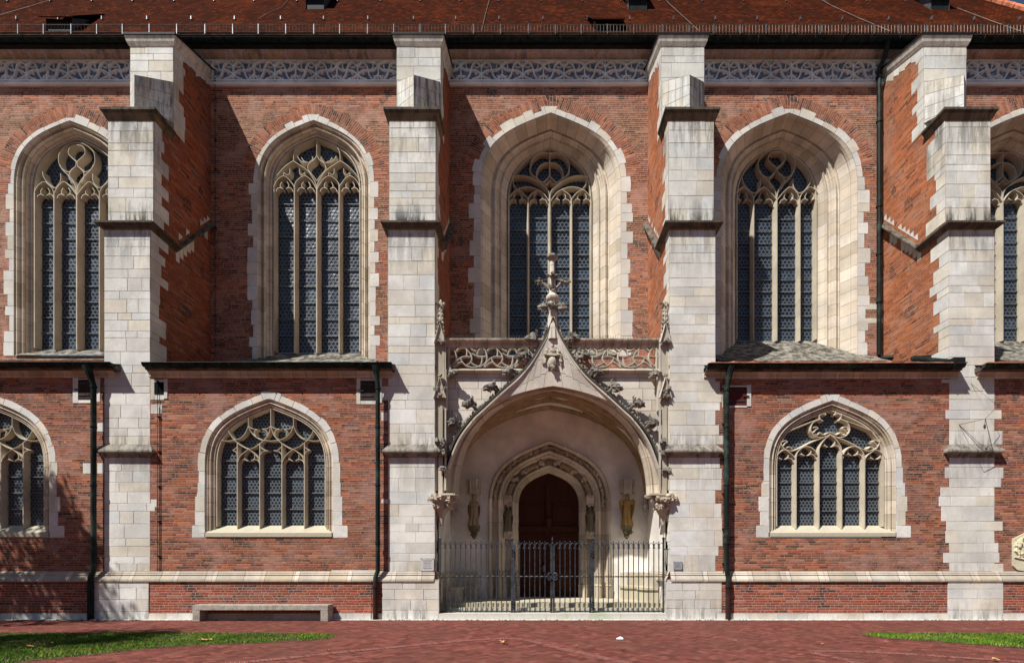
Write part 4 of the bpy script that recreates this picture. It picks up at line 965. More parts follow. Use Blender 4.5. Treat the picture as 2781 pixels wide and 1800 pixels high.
for s in (-1,1):
    for px,py in ((1801,1216),(1765,1153),(1721,1103),(1662,1059),(1611,1018),(1574,974),(1548,926)):
        x,z=cv1(px,py); x=x if s>0 else 2*PCX-.015-x; m=MB(); crocket(m,x,z+.03,s,.18,1.0 if py<1200 else .8,(.8,.8,.8,.6)); part(m,'crocket',M['dark'],porch)
# bearded mask with small figure above
mb=MB(); fx,fz=PX(1500,.2),PZ(988,.2); q0=len(mb.v)
mb.lump((fx,.12,fz+.02),.17,3,.05,1,(.9,1,1.3),14,12,True); mb.lump((fx,.03,fz+.0),.04,5,.1,1,(.6,1,1.6),6,5,True)
for s in(-1,1): mb.lump((fx+s*.06,.0,fz+.045),.028,7,.1,1,(1.3,.6,.6),6,4); mb.lump((fx+s*.14,.12,fz-.04),.06,8,.4,2,(.6,1,2.4),7,6); mb.lump((fx+s*.055,.0,fz-.05),.04,2,.2,1,(1.3,.6,.8),6,4)
mb.lump((fx,.02,fz-.16),.085,9,.4,2.5,(1,.9,1.2),8,6); mb.lump((fx,.06,fz+.26),.11,2,.3,2,(2.6,.7,.5),10,6); mb.lump((fx,.05,fz+.42),.075,4,.2,2,(1.2,.8,1.3),8,6); mb.lump((fx,.03,fz+.54),.05,4,.1,1,(1,1,1.15),8,6,True)
for s in(-1,1): mb.lump((fx+s*.28,.1,fz+.12),.09,9+s,.5,2.5,(.8,.6,1.8),7,6); mb.lump((fx+s*.2,.08,fz+.36),.07,19+s,.4,2.5,(.9,.7,1.4),7,6)
mb.v=[(a,b+.04,c) for a,b,c in mb.v]; part(mb,'mask_relief',M['dress'],porch)
# finial
mb=MB(); X0=PX(1500.5,.25); zf=lambda py:PZ(py,.25)
def octa(mb,x,y,prof,n=8,col=(1,1,1,.1)):
    rings=[[(x+r*math.cos(2*math.pi*(i+.5)/n),y+r*math.sin(2*math.pi*(i+.5)/n),z) for i in range(n)] for r,z in prof]
    mb.lofts(rings,True,col=col); mb.face(rings[-1],col=col)
octa(mb,X0,.27,[(.22,zf(925)),(.17,zf(880)),(.155,zf(818)),(.22,zf(815)),(.24,zf(811)),(.22,zf(806)),(.14,zf(800)),(.11,zf(775)),(.10,zf(752)),(.085,zf(707))])
fin=part(mb,'finial',M['ashl'],porch)
mb=MB(); octa(mb,X0,.27,[(.085,zf(709)),(.15,zf(703)),(.20,zf(700)),(.20,zf(697)),(.13,zf(693)),(.14,zf(691)),(.02,zf(686))])
for a in range(0,360,90):
    c,s_=math.cos(R(a)),math.sin(R(a))
    for pz,rr,zz,sz in ((.30,.15,zf(764),.085),(.46,.13,zf(767),.085),(.56,.13,zf(764),.05),(.44,.13,zf(757),.05),(.16,.15,zf(747),.06)): mb.lump((X0+c*pz,.27+s_*pz*.8,zz),sz,a+pz,.45,2.2,(1.2,1,.9),7,5,col=(.7,.7,.7,.5))
    mb.tube([(X0+c*.1,.27+s_*.1,zf(785)),(X0+c*.3,.27+s_*.25,zf(768)),(X0+c*.5,.27+s_*.42,zf(764))],[.05,.06,.05],5)
for k in range(14): a=random.uniform(0,6.28); mb.lump((X0+.13*math.cos(a),.27+.13*math.sin(a),zf(random.uniform(775,800))),.05,k,.5,2.4,seg=6,ring=4,col=(1,1,1,.4))
for s in(-1,1): crocket(mb,X0+s*.22,zf(840),s,.19,.85); mb.lump((X0+s*.1,.18,zf(838)),.08,s,.4,2)
for a in (90,270): crocket(mb,X0,zf(838),1 if a==90 else -1,0.05 if a==270 else .45,.6)
part(mb,'finial_leaves',M['dark'],fin)
# balustrade
mb=MB(); BAL=[[(185,490),(210,420),(270,370),(330,348),(400,345),(470,360),(530,420),(580,480),(600,540),(575,610),(520,658)],[(270,372),(320,420),(345,500),(340,580),(300,640),(220,688)],
 [(185,515),(260,522),(345,510)],[(345,430),(400,375),(470,360)],[(500,370),(520,430),(515,510)],[(300,688),(340,610),(400,550),(460,520),(530,515),(595,525)],
 [(420,545),(440,600),(500,655),(580,688),(680,688),(740,650),(760,590),(765,520)],[(305,690),(380,625),(440,605)],[(580,612),(640,650),(715,680)],[(545,340),(600,400),(670,430)],[(600,465),(660,500),(740,515),(840,510)]]
for s in (0,1):
    for k in range(3):
        for q in BAL:
            P=[(1180+(p[0]+495*k)/5.924,880+p[1]/5.924) for p in q]
            P=[p for p in P if p[0]<1494]
            if len(P)<2: continue
            if s: P=[(3001-p[0],p[1]) for p in P]
            mb.stroke(smooth([cv1(*p) for p in P],4),.055,.27+random.uniform(0,.004),.40,fw=.4,ch=.5)
for s in(0,1):
    for px in (1210,1218): 
        p=px if not s else 3001-px; mb.box(PX(p,.28)-.03,PX(p,.28)+.03,.27,.44,8.3,9.1)
bal=part(mb,'balustrade',M['trac'],porch)
mb=MB(); xa,xb=PX(1204,.2),PX(1796,.2)
mb.lofts([[(xa,.3-p,z+.07),(xb,.3-p,z+.07)] for p,z in [(-.1,9.02),(.04,9.05),(.06,9.09),(.03,9.12),(.05,9.17),(.11,9.22),(.15,9.24),(.16,9.29),(.12,9.31),(-.15,9.33)]],col=(.95,.93,.9,.45))
part(mb,'balustrade_coping',M['rev'],bal)
mb=MB(); mb.lofts([[(xa,.34-p,z+.06),(xb,.34-p,z+.06)] for p,z in [(-.1,8.20),(.06,8.24),(.09,8.27),(.08,8.31),(.02,8.35),(-.15,8.36)]]); mb.face([(xa-.1,.4,8.38),(xb+.1,.4,8.38),(xb+.1,3.2,8.5),(xa-.1,3.2,8.5)]); part(mb,'balustrade_base',M['dress'],bal)
mb=MB(); x=xa
while x<xb:
    if abs(x-PCX)>.35: mb.box(x-.004,x+.004,.24,.248,9.39,9.51)
    x+=.085
part(mb,'bird_spikes',M['zinc'],bal)
for px in (1224,2999-1224):
    m=MB(); crocket(m,PX(px,.1),PZ(1015,.1),1,.08,.75); m.tube([(PX(px,.1),.08,PZ(1014,.1)),(PX(px,.1),.5,PZ(1014,.1)+.05)],.08,7); part(m,'gargoyle',M['dark'],porch)
# pinnacled shafts at both sides
for s,pxc in ((-1,1195),(1,1807)):
    m=MB(); x=PX(pxc,-.02); y=.12
    def sh(w,z0,z1,dx=0,dy=0,**k): m.box(x+dx-w/2,x+dx+w/2,y+dy-w/2,y+dy+w/2,z0,z1,**k)
    Z=lambda py:PZ(py,0)
    sh(.14,Z(1345),Z(1100),0); sh(.30,Z(1110),Z(1000),-s*.05,.12); sh(.26,Z(1000),Z(915),0,.1); sh(.06,Z(1330),Z(1110),-s*.16,-.05); sh(.05,Z(1330),Z(915),s*.13,-.02); sh(.05,Z(1060),Z(915),-s*.15,-.02)
    for zc,sc_ in ((Z(1065),1.),(Z(915),.9)):   # gablets
        m.prism([(x-.17*sc_,zc-.18),(x+.17*sc_,zc-.18),(x,zc+.42*sc_)],y-.16,y-.10,col=(1,1,1,.2)); m.stroke([(x-.2*sc_,zc-.2),(x,zc+.48*sc_),(x+.2*sc_,zc-.2)],.05,y-.22,y-.1)
        m.lump((x,y-.15,zc+.55*sc_),.07,zc,.5,2,seg=6,ring=5,col=(1,1,1,.5))
    # spire
    z0,z1=Z(915),Z(832); m.face([(x-.11,y-.11,z0),(x+.11,y-.11,z0),(x,y,z1)]); m.face([(x+.11,y-.11,z0),(x+.11,y+.11,z0),(x,y,z1)]); m.face([(x-.11,y+.11,z0),(x-.11,y-.11,z0),(x,y,z1)]); m.face([(x+.11,y+.11,z0),(x-.11,y+.11,z0),(x,y,z1)])
    octa(m,x,y,[(.13,z0),(.07,z1-.1),(.09,z1),(.12,z1+.03),(.05,z1+.06),(.05,z1+.2),(.02,z1+.28)],6)
    for k in range(7):
        zz=z0+(z1-z0)*k/7; q=.13*(1-k/9)
        for a in (-1,1): m.lump((x+a*q,y-q,zz+.05),.042,k+a,.4,2,seg=5,ring=4,col=(1,1,1,.4))
    for a in(-1,1): m.lump((x+a*.10,y-.05,z1+.1),.065,a,.5,2,seg=6,ring=5,col=(1,1,1,.6))
    sf=part(m,'pinnacle_shaft',M['dress'],porch)
    m=MB(); k=0
    for py,r in ((1222,.10),(1232,.08),(1278,.08),(1200,.09),(930,.07),(1060,.09),(1075,.08)):
        for _ in range(3): m.lump((x+random.uniform(-.14,.14),y-.14+random.uniform(-.05,.05),Z(py)+random.uniform(-.06,.06)),r,k,.5,2.2,seg=6,ring=5,col=(1,1,1,.5)); k+=1
    part(m,'shaft_leaves',M['dark'],sf)
    # corbel capital
    m=MB(); xc=PX(1206 if s<0 else 1793,.1); 
    m.hull([(xc-.40,-.12),(xc+.40,-.12),(xc+.44,.1),(xc+.44,.5),(xc-.44,.5),(xc-.44,.1)],Z(1345),Z(1340))
    xr_=x-.0 if s<0 else x
    octa(m,(xc+xr_)/2+s*.05,.22,[(.05,Z(1425)),(.12,Z(1400)),(.22,Z(1385)),(.30,Z(1372)),(.30,Z(1365)),(.38,Z(1350)),(.42,Z(1346))],8)
    for k in range(34):
        a=random.uniform(math.pi,2*math.pi); lv=k%2
        r=.40 if lv else .27; m.lump(((xc+xr_)/2+s*.05+r*math.cos(a)*1.05,.2+r*math.sin(a)*.9,Z(1354 if lv else 1374)+random.uniform(-.05,.05)),random.uniform(.06,.09),k,.6,2.5,seg=6,ring=5,col=(1.05,1,.95,random.uniform(0,.5)))
    part(m,'corbel',M['dress'],porch)
# interior
XL,XR=-3.13,4.56
m=MB(); wall(m,XL,XR,.3,8.15,3.19,[arch(.72,2.36,4.13,2.5,.3)]); 
m.face([(XL,.42,.3),(XL,3.2,.3),(XL,3.2,4.9),(XL,.42,4.9)]); m.face([(XR,.42,.3),(XR,3.2,.3),(XR,3.2,4.9),(XR,.42,4.9)])
part(m,'porch_plaster',M['plast'],porch)
for s,xx in((-1,-3.18),(1,4.60)):   # ashlar cheeks of the buttresses
    m=MB(); zs_=courses(1.58,8.3); O=Vector((xx-s*.0,0,0))
    m.face([(xx-s*.0,.0,0),(xx,.55,0),(xx,.55,8.4),(xx,0,8.4)],col=(.8,.78,.74,0))
    for i in range(len(zs_)-1): block(m,Vector((xx-s*.004,0,0)),Y_,Z_,X_*(-s),.0,.30+.12*(i%2),zs_[i],zs_[i+1],stc(0))
    part(m,'porch_cheek',M['ash'],porch)
n=22
vA=[(x,.75,z) for x,z in arch(.715,3.845,4.3,3.56,4.28,**AK)]; vB=[(x,3.2,z) for x,z in arch(.715,3.845,4.3,3.72,4.28,**AK)]
m=MB(); m.lofts([[(x,.72,z) for x,z in arch(PCX,3.25,4.16,3.63,4.10,**AK)],vA,vB]); part(m,'porch_vault',M['plast'],porch)
def V(s,t):
    k=s*(len(vA)-1); i=min(len(vA)-2,int(k)); f=k-i; a=Vector(vA[i]).lerp(Vector(vA[i+1]),f); b=Vector(vB[i]).lerp(Vector(vB[i+1]),f); p=a.lerp(b,t); p.z-=.03; return p
m=MB(); jr=6/(len(vA)-1)
def rib(pts,r=.10): 
    m.tube([V(a+(b-a)*i/8,c+(d-c)*i/8) for (a,c),(b,d) in zip(pts,pts[1:]) for i in range(9)],[r]*(9*(len(pts)-1)),6,col=(.70,.60,.46,.25))
for f in (lambda s:s,lambda s:1-s):
    rib([(f(.13),.96),(f(.30),.5),(f(.5),.02)]); rib([(f(.13),.96),(f(.36),.80),(f(.5),.45)]); rib([(f(.13),.04),(f(.30),.5),(f(.42),.85)]); rib([(f(.13),.04),(f(.34),.25),(f(.5),.55)]); rib([(f(.36),.80),(f(.42),.35),(f(.5),.1)]); rib([(f(.13),.97),(f(.3),.97),(f(.5),.97)],.12); rib([(f(.30),.5),(f(.42),.50)]); rib([(f(.22),.05),(f(.38),.07),(f(.5),.22)])
part(m,'vault_rib',M['mould'],porch)
for xx in (PX(1755,3.0)-.0,PX(1228,3.0)+.05):
    m=MB(); octa(m,xx,3.0,[(.02,PZ(1400,3)),(.08,PZ(1392,3)),(.14,PZ(1378,3)),(.16,PZ(1374,3)),(.16,PZ(1369,3))],6); m.tube([(xx,3.02,PZ(1370,3)),V(.14 if xx<0 else .86,.97)],.08,6)
    for k in range(7): m.lump((xx+random.uniform(-.12,.12),2.88,PZ(random.uniform(1374,1390),3)),.05,k,.5,2,seg=5,ring=4)
    part(m,'rib_corbel',M['dress'],porch)
# portal jambs and orders
PO=[(0,3.17),(.02,3.10),(.07,3.07),(.12,3.12),(.15,3.20),(.17,3.40),(.36,3.42),(.39,3.22),(.44,3.19),(.48,3.23),(.51,3.31),(.56,3.30),(.60,3.37),(.64,3.44),(.65,3.72),(.91,3.74),(.92,3.48),(.96,3.46),(1.0,3.52),(1.03,3.62),(1.07,3.62),(1.11,3.72),(1.15,3.76),(1.19,3.98)]
m=MB(); m.lofts([[(x,y,z) for x,z in arch(.72,2.41-ow,4.13,2.55-ow*.98,.45)] for ow,y in PO]); portal=part(m,'portal_arch',M['mould'],porch)
def bandpts(ow,y,n):
    return resample([(x,z) for x,z in arch(.72,2.41-ow,4.13,2.55-ow*.98,4.13)][6:-6],n)
m=MB()
for i,(x,z) in enumerate(bandpts(.27,3.2,84)): m.lump((x+random.uniform(-.03,.03),3.27,z+random.uniform(-.03,.03)),random.uniform(.045,.08),i,.7,2.6,(1,.7,1),6,5,col=(1,.97,.9,.25))
part(m,'foliage_band',M['mould'],portal)
# bases of the jamb shafts
m=MB()
for s in(-1,1):
    for k,(ow,y) in enumerate(((.10,3.1),(.46,3.2),(.60,3.35),(.98,3.5),(1.12,3.7))):
        x=.72+s*(2.41-ow); octa(m,x,y,[(.11,.47),(.11,.95),(.13,.97),(.09,1.02),(.09,1.42-.05*(k%3)),(.06,1.50)],6)
part(m,'shaft_base',M['mould'],portal)
def statue_mesh(h,seed=0,arms=1,wing=0,turn=0,hood=0):
    rnd=random.Random(seed); m=MB(); n=26; rings=[]
    prof=[(0,.165,.13),(.04,.16,.125),(.2,.145,.115),(.4,.13,.105),(.52,.125,.10),(.60,.118,.095),(.68,.135,.10),(.76,.145,.095),(.805,.12,.08),(.835,.055,.05),(.86,.045,.045)]
    for i in range(22):
        f=i/21*.86; 
        for a,b in zip(prof,prof[1:]):
            if a[0]<=f<=b[0]: t=(f-a[0])/(b[0]-a[0]); rx=a[1]+(b[1]-a[1])*t; ry=a[2]+(b[2]-a[2])*t; break
        row=[]; fa=.22*max(0,1-f/.62)+.03; sway=.02*math.sin(f*5+seed)
        for j in range(n):
            ph=2*math.pi*j/n; k=1+fa*math.sin(ph*7+f*2.5+seed)+fa*.5*math.sin(ph*12-f*3+seed*2)
            row.append(((rx*math.cos(ph)*k+sway)*h,ry*math.sin(ph)*k*h,f*h))
        rings.append(row)
    m.lofts(rings,True,smooth=True); m.face(rings[-1])
    m.lump((0,-.005*h,.915*h),.062*h,seed,.04,1,(.88,1,1.15),12,9,True)        # head
    m.lump((0,-.068*h,.912*h),.014*h,seed,.1,1,(.7,1,1.6),6,5,True)
    m.lump((0,.018*h,.925*h),.072*h,seed+1,.14,2,(.95,.95,1.1) if not hood else (1.05,.95,1.25),10,8,True,col=(.45,.4,.35,.2))
    for s in(-1,1):
        if arms==1: m.tube([(s*.12*h,0,.77*h),(s*.165*h,-.02*h,.63*h),(s*.08*h,-.125*h,.66*h),(-s*.02*h,-.15*h,.70*h)],[.045*h,.042*h,.032*h,.022*h],8); m.lump((-s*.03*h,-.15*h,.71*h),.022*h,s,.2,2,(1,.7,1.4),6,5)
        else: m.tube([(s*.12*h,0,.77*h),(s*.16*h,-.01*h,.62*h),(s*(.17 if s<0 else .10)*h,-.10*h,(.72 if s<0 else .55)*h),(s*(.19 if s<0 else .08)*h,-.12*h,(.82 if s<0 else .50)*h)],[.045*h,.042*h,.032*h,.022*h],8)
        m.tube([(s*.15*h,-.03*h,.66*h),(s*.155*h,-.02*h,.45*h),(s*.13*h,-.03*h,.2*h)],[.055*h,.05*h,.02*h],7,col=(.42,.40,.38,.4))
        if wing: m.lofts([[(s*.07*h,.07*h,.80*h),(s*.06*h,.08*h,.3*h)],[(s*.2*h,.10*h,.88*h),(s*.18*h,.11*h,.40*h)],[(s*.26*h,.08*h,.78*h),(s*.22*h,.1*h,.5*h)]])
    if arms==2: m.tube([(-.19*h,-.12*h,.45*h),(-.19*h,-.12*h,1.02*h)],.012*h,5); m.lump((-.19*h,-.12*h,1.03*h),.03*h,3,.3,2)
    return m
# small figures set in the hollow of the arch, with little canopies
for k,(t) in enumerate((.13,.36,.64,.87)):
    pts=bandpts(.78,3.5,100); i=int(t*100); x,z=pts[i]; a,b=pts[max(0,i-3)],pts[min(100,i+3)]; ang=math.atan2(b[0]-a[0],b[1]-a[1]) if t<.5 else math.atan2(a[0]-b[0],a[1]-b[1])
    m=statue_mesh(.78,40+k,1,1); o=part(m,'archivolt_figure',M['statue'],portal); L=o.location; 
    from mathutils import Matrix
    o.data.transform(Matrix.Translation((x-math.sin(ang)*.38,3.47,z-math.cos(ang)*.38))@Matrix.Rotation(ang,4,'Y'))
    m=MB(); q=Vector((math.sin(ang),0,math.cos(ang)))
    for sgn,L_ in((1,.40),(-1,-.36)):
        c=Vector((x,3.45,z))+q*L_
        for w_ in range(5): m.lump(c+Vector((random.uniform(-.1,.1),random.uniform(-.08,.05),random.uniform(-.06,.06))),.075,w_+k,.5,2.2,seg=6,ring=5)
    part(m,'figure_canopy',M['mould'],portal)
for s in(-1,1):
    xx=.72+s*1.63; m=MB()
    for z0,z1 in((PZ(1370,3.4),PZ(1345,3.4)),(PZ(1462,3.4),PZ(1442,3.4))): m.box(xx-.15,xx+.15,3.33,3.6,z0,z1); 
    for k in range(16): m.lump((xx+random.uniform(-.14,.14),3.32,random.choice((PZ(1370,3.4),PZ(1352,3.4),PZ(1457,3.4),PZ(1446,3.4)))+random.uniform(-.06,.06)),.05,k,.5,2,seg=5,ring=4)
    part(m,'niche_canopy',M['mould'],portal)
def place_statue(name,m,x,y,z,mat,rz,label):
    o=m.build(name,mat); o.location=(x,y,z); o.rotation_euler=(0,0,rz); tag(o,label,'statue'); return o
for s in(-1,1):
    xx=.72+s*1.63
    place_statue('statue',statue_mesh(.98,11+s,1,0,0,1),xx,3.40,PZ(1442,3.4)+.005,M['statued'],R(-10*s),'dark weathered robed figure in the jamb niche '+('left' if s<0 else 'right')+' of the church door')
for k,(px,s) in enumerate(((1287,-1),(1703,1))):
    x=PX(px,2.9); zc=PZ(1427,2.9)
    m=MB(); octa(m,x,2.98,[(.03,PZ(1463,2.9)),(.10,PZ(1456,2.9)),(.13,PZ(1445,2.9)),(.22,PZ(1434,2.9)),(.24,PZ(1430,2.9)),(.25,zc)],8,col=(1,1,1,.3))
    for q in range(9): m.lump((x+random.uniform(-.16,.16),2.85,PZ(random.uniform(1434,1456),2.9)),.065,q,.5,2,seg=6,ring=5,col=(1,1,1,.4))
    part(m,'statue_console',M['statued'],porch)
    m=MB(); z0,z1=PZ(1338,2.9),PZ(1303,2.9); octa(m,x,3.0,[(.29,z0),(.29,z1),(.31,z1+.02)],8)
    for a in range(8):
        an=2*math.pi*(a+.5)/8; cx_,cy_=x+.30*math.cos(an),3.0+.30*math.sin(an)
        if cy_<3.1: m.tube([(cx_,cy_,z0-.06),(cx_,cy_,z1)],.028,5)
        an=2*math.pi*a/8; cx_,cy_=x+.29*math.cos(an),3.0+.29*math.sin(an)
        if cy_<3.1: tx,ty=-math.sin(an)*.09,math.cos(an)*.09; m.tube([(cx_-tx,cy_-ty,z0),(cx_,cy_-.02,z0+.27),(cx_+tx,cy_+ty,z0)],.018,4); m.tube([(cx_,cy_,z0+.3),(cx_,cy_,z1)],.014,4)
    part(m,'statue_canopy',M['dress'],porch)
    place_statue('statue',statue_mesh(1.2,5 if s<0 else 9,1 if s<0 else 2,0 if s<0 else 1,0,s<0),x,2.88,zc+.004,M['statue' if s<0 else 'statueo'],R(14 if s<0 else -12),
      'veiled woman statue with crossed hands on the wall console left of the portal' if s<0 else 'ochre winged angel statue holding a staff on the wall console right of the portal')
# door
m=MB(); dz=.48; dw=1.23; da=arch(.72,dw,4.13,1.40,dz)
n=len(da)//2
for i in range(n):
    a,b=da[i],da[i+1]; c,d=da[-1-i],da[-2-i]; q=[(a[0],3.95,a[1]),(c[0],3.95,c[1]),(d[0],3.95,d[1]),(b[0],3.95,b[1])]; m.face(q if i<n-1 else q[:3])
door=part(m,'door',M['door'],porch)
m=MB(); zl=PZ(1436,3.95)
m.box(.72-dw,.72+dw,3.87,3.95,zl-.10,zl+.10); m.box(.72-.10,.72+.10,3.84,3.95,dz,zl+1.85); 
for s in(-1,1):
    for a,b,z0,z1 in ((.18,1.08,zl+.2,zl+1.05),(.18,1.08,dz+1.35,zl-.2),(.18,1.08,dz+.18,dz+1.15)):
        xa,xb=sorted((.72+s*a,.72+s*b)); 
        for q in ((xa,xb,z0,z0+.05),(xa,xb,z1-.05,z1),(xa,xa+.05,z0,z1),(xb-.05,xb,z0,z1)): m.box(q[0],q[1],3.92,3.95,q[2],q[3])
        m.box(xa+.14,xb-.14,3.925,3.95,z0+.14,z1-.14)
for k in range(22): z=dz+.3+k*.1; m.tube([(.72-.08,3.84,z),(.72+.08,3.80,z+.1)],.03,5)
octa(m,.72,3.84,[(.04,zl+.05),(.12,zl+.2),(.16,zl+.34),(.17,zl+.42),(.1,zl+.46)],8)
part(m,'door_panels',M['door'],door)
m=MB(); hx_=PX(1477,3.9); hz=PZ(1544,3.9); m.box(hx_-.03,hx_+.03,3.80,3.83,hz-.1,hz+.14); m.tube([(hx_,3.80,hz+.03),(hx_,3.75,hz+.03),(hx_-.12,3.75,hz+.03)],.012,5); part(m,'door_handle',M['zinc'],door)
# floor, steps, seats
m=MB(); m.box(XL-.05,XR+.05,.80,4.0,-.1,.474); part(m,'porch_floor',M['sill'],porch)
m=MB()
for y0,z1,cnt in ((.46,.335,9),(.78,.478,8)):
    x=XL
    while x<XR:
        q=min(XR,x+random.uniform(.7,1.2)); m.box(x+.003,q-.003,y0,y0+.42,-.05,z1,col=stc(.0)); x=q
part(m,'porch_step',M['sill'],porch)
m=MB(); x=-3.18
while x<4.6:
    q=min(4.6,x+random.uniform(1.0,1.7)); q=4.6 if 4.6-q<.4 else q; m.box(x+.003,q-.003,-.14+random.uniform(-.004,.004),.6,-.05,.205,col=stc(.05)); x=q
part(m,'porch_sill',M['algae'],porch)
for s in(-1,1):
    fx_=lambda x:x if s>0 else 2*.715-x
    plan=[(3.50,3.15),(3.58,2.5),(4.0,2.42),(3.90,1.67),(4.12,1.3),(4.54,1.24),(4.55,3.15)]
    P=[(fx_(x),y) for x,y in plan]; P=P if s>0 else P[::-1]
    m=MB(); m.hull(P,.47,.93); c=Vector((fx_(4.2),2.4,0)); 
    P2=[(x+(-.05*s),y-.05) for x,y in P]; m.hull(P2,.90,.985); part(m,'stone_seat',M['sill'] if s>0 else M['dress'],porch)
    m=MB(); a,b=sorted((fx_(3.5),fx_(4.55))); m.box(a,b,3.0,3.18,.9,1.5); a,b=sorted((fx_(4.38),fx_(4.55))); m.box(a,b,1.2,3.1,.9,1.5); part(m,'seat_back',M['dress'],porch)
# ------------------------------------------------- iron gate
gate=tag(empty('iron_gate',(.72,.12,.205)),'dark wrought iron double gate with curled pickets across the porch steps','gate')
GY=.12
def gpart(m,name,mat='iron',par=None):
    o=m.build(name,M[mat],par or gate)
    if par is None: o.location=(-.72,-.12,-.205)
    return o
def panel(pa,pb,name):
    a,b=PX(pa,GY),PX(pb,GY); m=MB(); nn=round((b-a)/.168); st=(b-a)/nn; zt=PZ(1472,GY); zk=PZ(1483,GY)
    for z,h in((PZ(1659,GY),.045),(PZ(1565,GY),.035)): m.box(a,b,GY-.015,GY+.015,z-h/2,z+h/2)
    par=gpart(m,name)
    for i in range(1,nn):
        x=a+st*i; m=MB(); m.box(x-.014,x+.014,GY-.012,GY+.012,PZ(1658,GY),zt,col=(1,1,1,0)); m.lump((x,GY,zt+.02),.022,i,.2,2,(.8,1,1.5),5,5); m.box(x-.024,x+.024,GY-.024,GY+.024,zk-.03,zk+.02); m.box(x-.02,x+.02,GY-.03,GY+.02,PZ(1659,GY)-.03,PZ(1659,GY)+.04)
        for s in(-1,1): m.tube([(x+s*.02,GY,zk-.03),(x+s*.035,GY-.01,zk-.06),(x+s*.045,GY-.01,zk-.075)],.012,4)
        gpart(m,'picket','iron',par)
    m=MB()
    for i in range(nn):
        x=a+st*i; P=[(x+.012,GY,zk),(x+st*.18,GY,zk+.07),(x+st*.5,GY,zk+.125),(x+st*.82,GY,zk+.07),(x+st-.012,GY,zk)]; m.tube(P,.012,5)
        zz=PZ(1565,GY); m.tube([(x+.03,GY-.02,zz),(x+st*.5,GY-.03,zz+.015),(x+st-.03,GY-.02,zz-.01)],.018,5)
    gpart(m,'scrollwork','iron',par)
panel(1195,1390,'side_panel'); panel(1397,1494,'gate_leaf'); panel(1507,1603,'gate_leaf'); panel(1611,1803,'side_panel')
for px,w_,top in ((1195,.055,1463),(1390.5,.075,1464),(1397.5,.075,1478),(1497.5,.075,1475),(1504,.06,1475),(1603.5,.075,1478),(1611,.075,1464),(1802,.06,1463)):
    m=MB(); x=PX(px,GY); z0=.205; zt=PZ(top,GY); m.box(x-w_/2,x+w_/2,GY-w_/2,GY+w_/2,z0,zt)
    if top<1470: m.box(x-w_*.75,x+w_*.75,GY-w_*.75,GY+w_*.75,zt,zt+.03); octa(m,x,GY,[(w_,zt+.03),(.005,zt+.08)],4)
    p=gpart(m,'post')
m=MB(); x=PX(1500.5,GY-.03); octa(m,x,GY-.03,[(.03,PZ(1478,GY)),(.035,PZ(1474,GY)),(.015,PZ(1471,GY)),(.04,PZ(1466,GY)),(.004,PZ(1456,GY))],6); gpart(m,'finial')
m=MB(); zz=PZ(1565,GY)
for s in(-1,1):
    m.tube([(x+s*.04,GY-.04,zz+.11),(x+s*.13,GY-.05,zz+.12),(x+s*.17,GY-.05,zz+.03),(x+s*.13,GY-.05,zz-.1),(x+s*.04,GY-.04,zz-.11)],.026,6)
    for k in range(3): m.lump((x+s*(.07+.03*k),GY-.06,zz+(k-1)*.05),.03,k,.3,2,seg=6,ring=5)
gpart(m,'lock')
m=MB()
for px in(1393.5,1607):
    for py in(1500,1638):
        for k in range(6): m.lump((PX(px,GY)+(-1)**k*.025,GY-.05,PZ(py,GY)+(k-2.5)*.045),.032,k,.3,2,seg=6,ring=5)
gpart(m,'hinge')
m=MB()
for a,b in((1181,1195),(1802,1816)): m.tube([(PX(a,GY),GY,PZ(1491,GY)),(PX(b,GY),GY,PZ(1491,GY))],.018,5)
gpart(m,'wall_tie')
# ------------------------------------------------- ground
random.seed(77)
m=MB(); m.face([(-70,-70,0),(70,-70,0),(70,.2,0),(-70,.2,0)]); m.face([(-70,.2,-.02),(70,.2,-.02),(70,60,-.02),(-70,60,-.02)]); tag(m.build('paving',M['pave']),kind='structure')
m=MB(); x=-26
while x<24:
    w_=random.uniform(.10,.17); m.box(x+.006,x+w_-.006,-.30+random.uniform(-.008,.008),-.16,.002,.02+random.uniform(0,.006)); x+=w_
m.face([(-26,-.31,.004),(24,-.31,.004),(24,-.10,.004),(-26,-.10,.004)]); tag(m.build('pavement',M['cobble']),kind='structure')
def G(px,py): Y=EYE*F/(py-HY); return ((px-CX)*Y/F,Y-D)
# lawns
LL=smooth([G(910,1727),G(880,1735),G(780,1741),G(700,1745.6),G(560,1751),G(420,1760),G(300,1772),G(180,1785),G(68,1798),G(-80,1815)],5)
lawnL=LL+[(-14.5,G(-80,1815)[1]),(-18,G(0,1719)[1])]+[G(0,1718.5),G(300,1718.5),G(600,1719),G(760,1719.5),G(860,1720.5),G(900,1723)]
LR=smooth([G(2336,1722),G(2380,1730),G(2450,1736),G(2550,1742),G(2650,1750),G(2781,1759),G(2950,1772)],5)
lawnR=LR+[(18,G(2950,1772)[1]),(22,G(2781,1722)[1]),G(2781,1722),G(2600,1720),G(2430,1718),G(2370,1719)]
def inside(p,poly):
    c=False; j=len(poly)-1
    for i in range(len(poly)):
        (xi,yi),(xj,yj)=poly[i],poly[j]
        if (yi>p[1])!=(yj>p[1]) and p[0]<(xj-xi)*(p[1]-yi)/(yj-yi)+xi: c=not c
        j=i
    return c
import bmesh
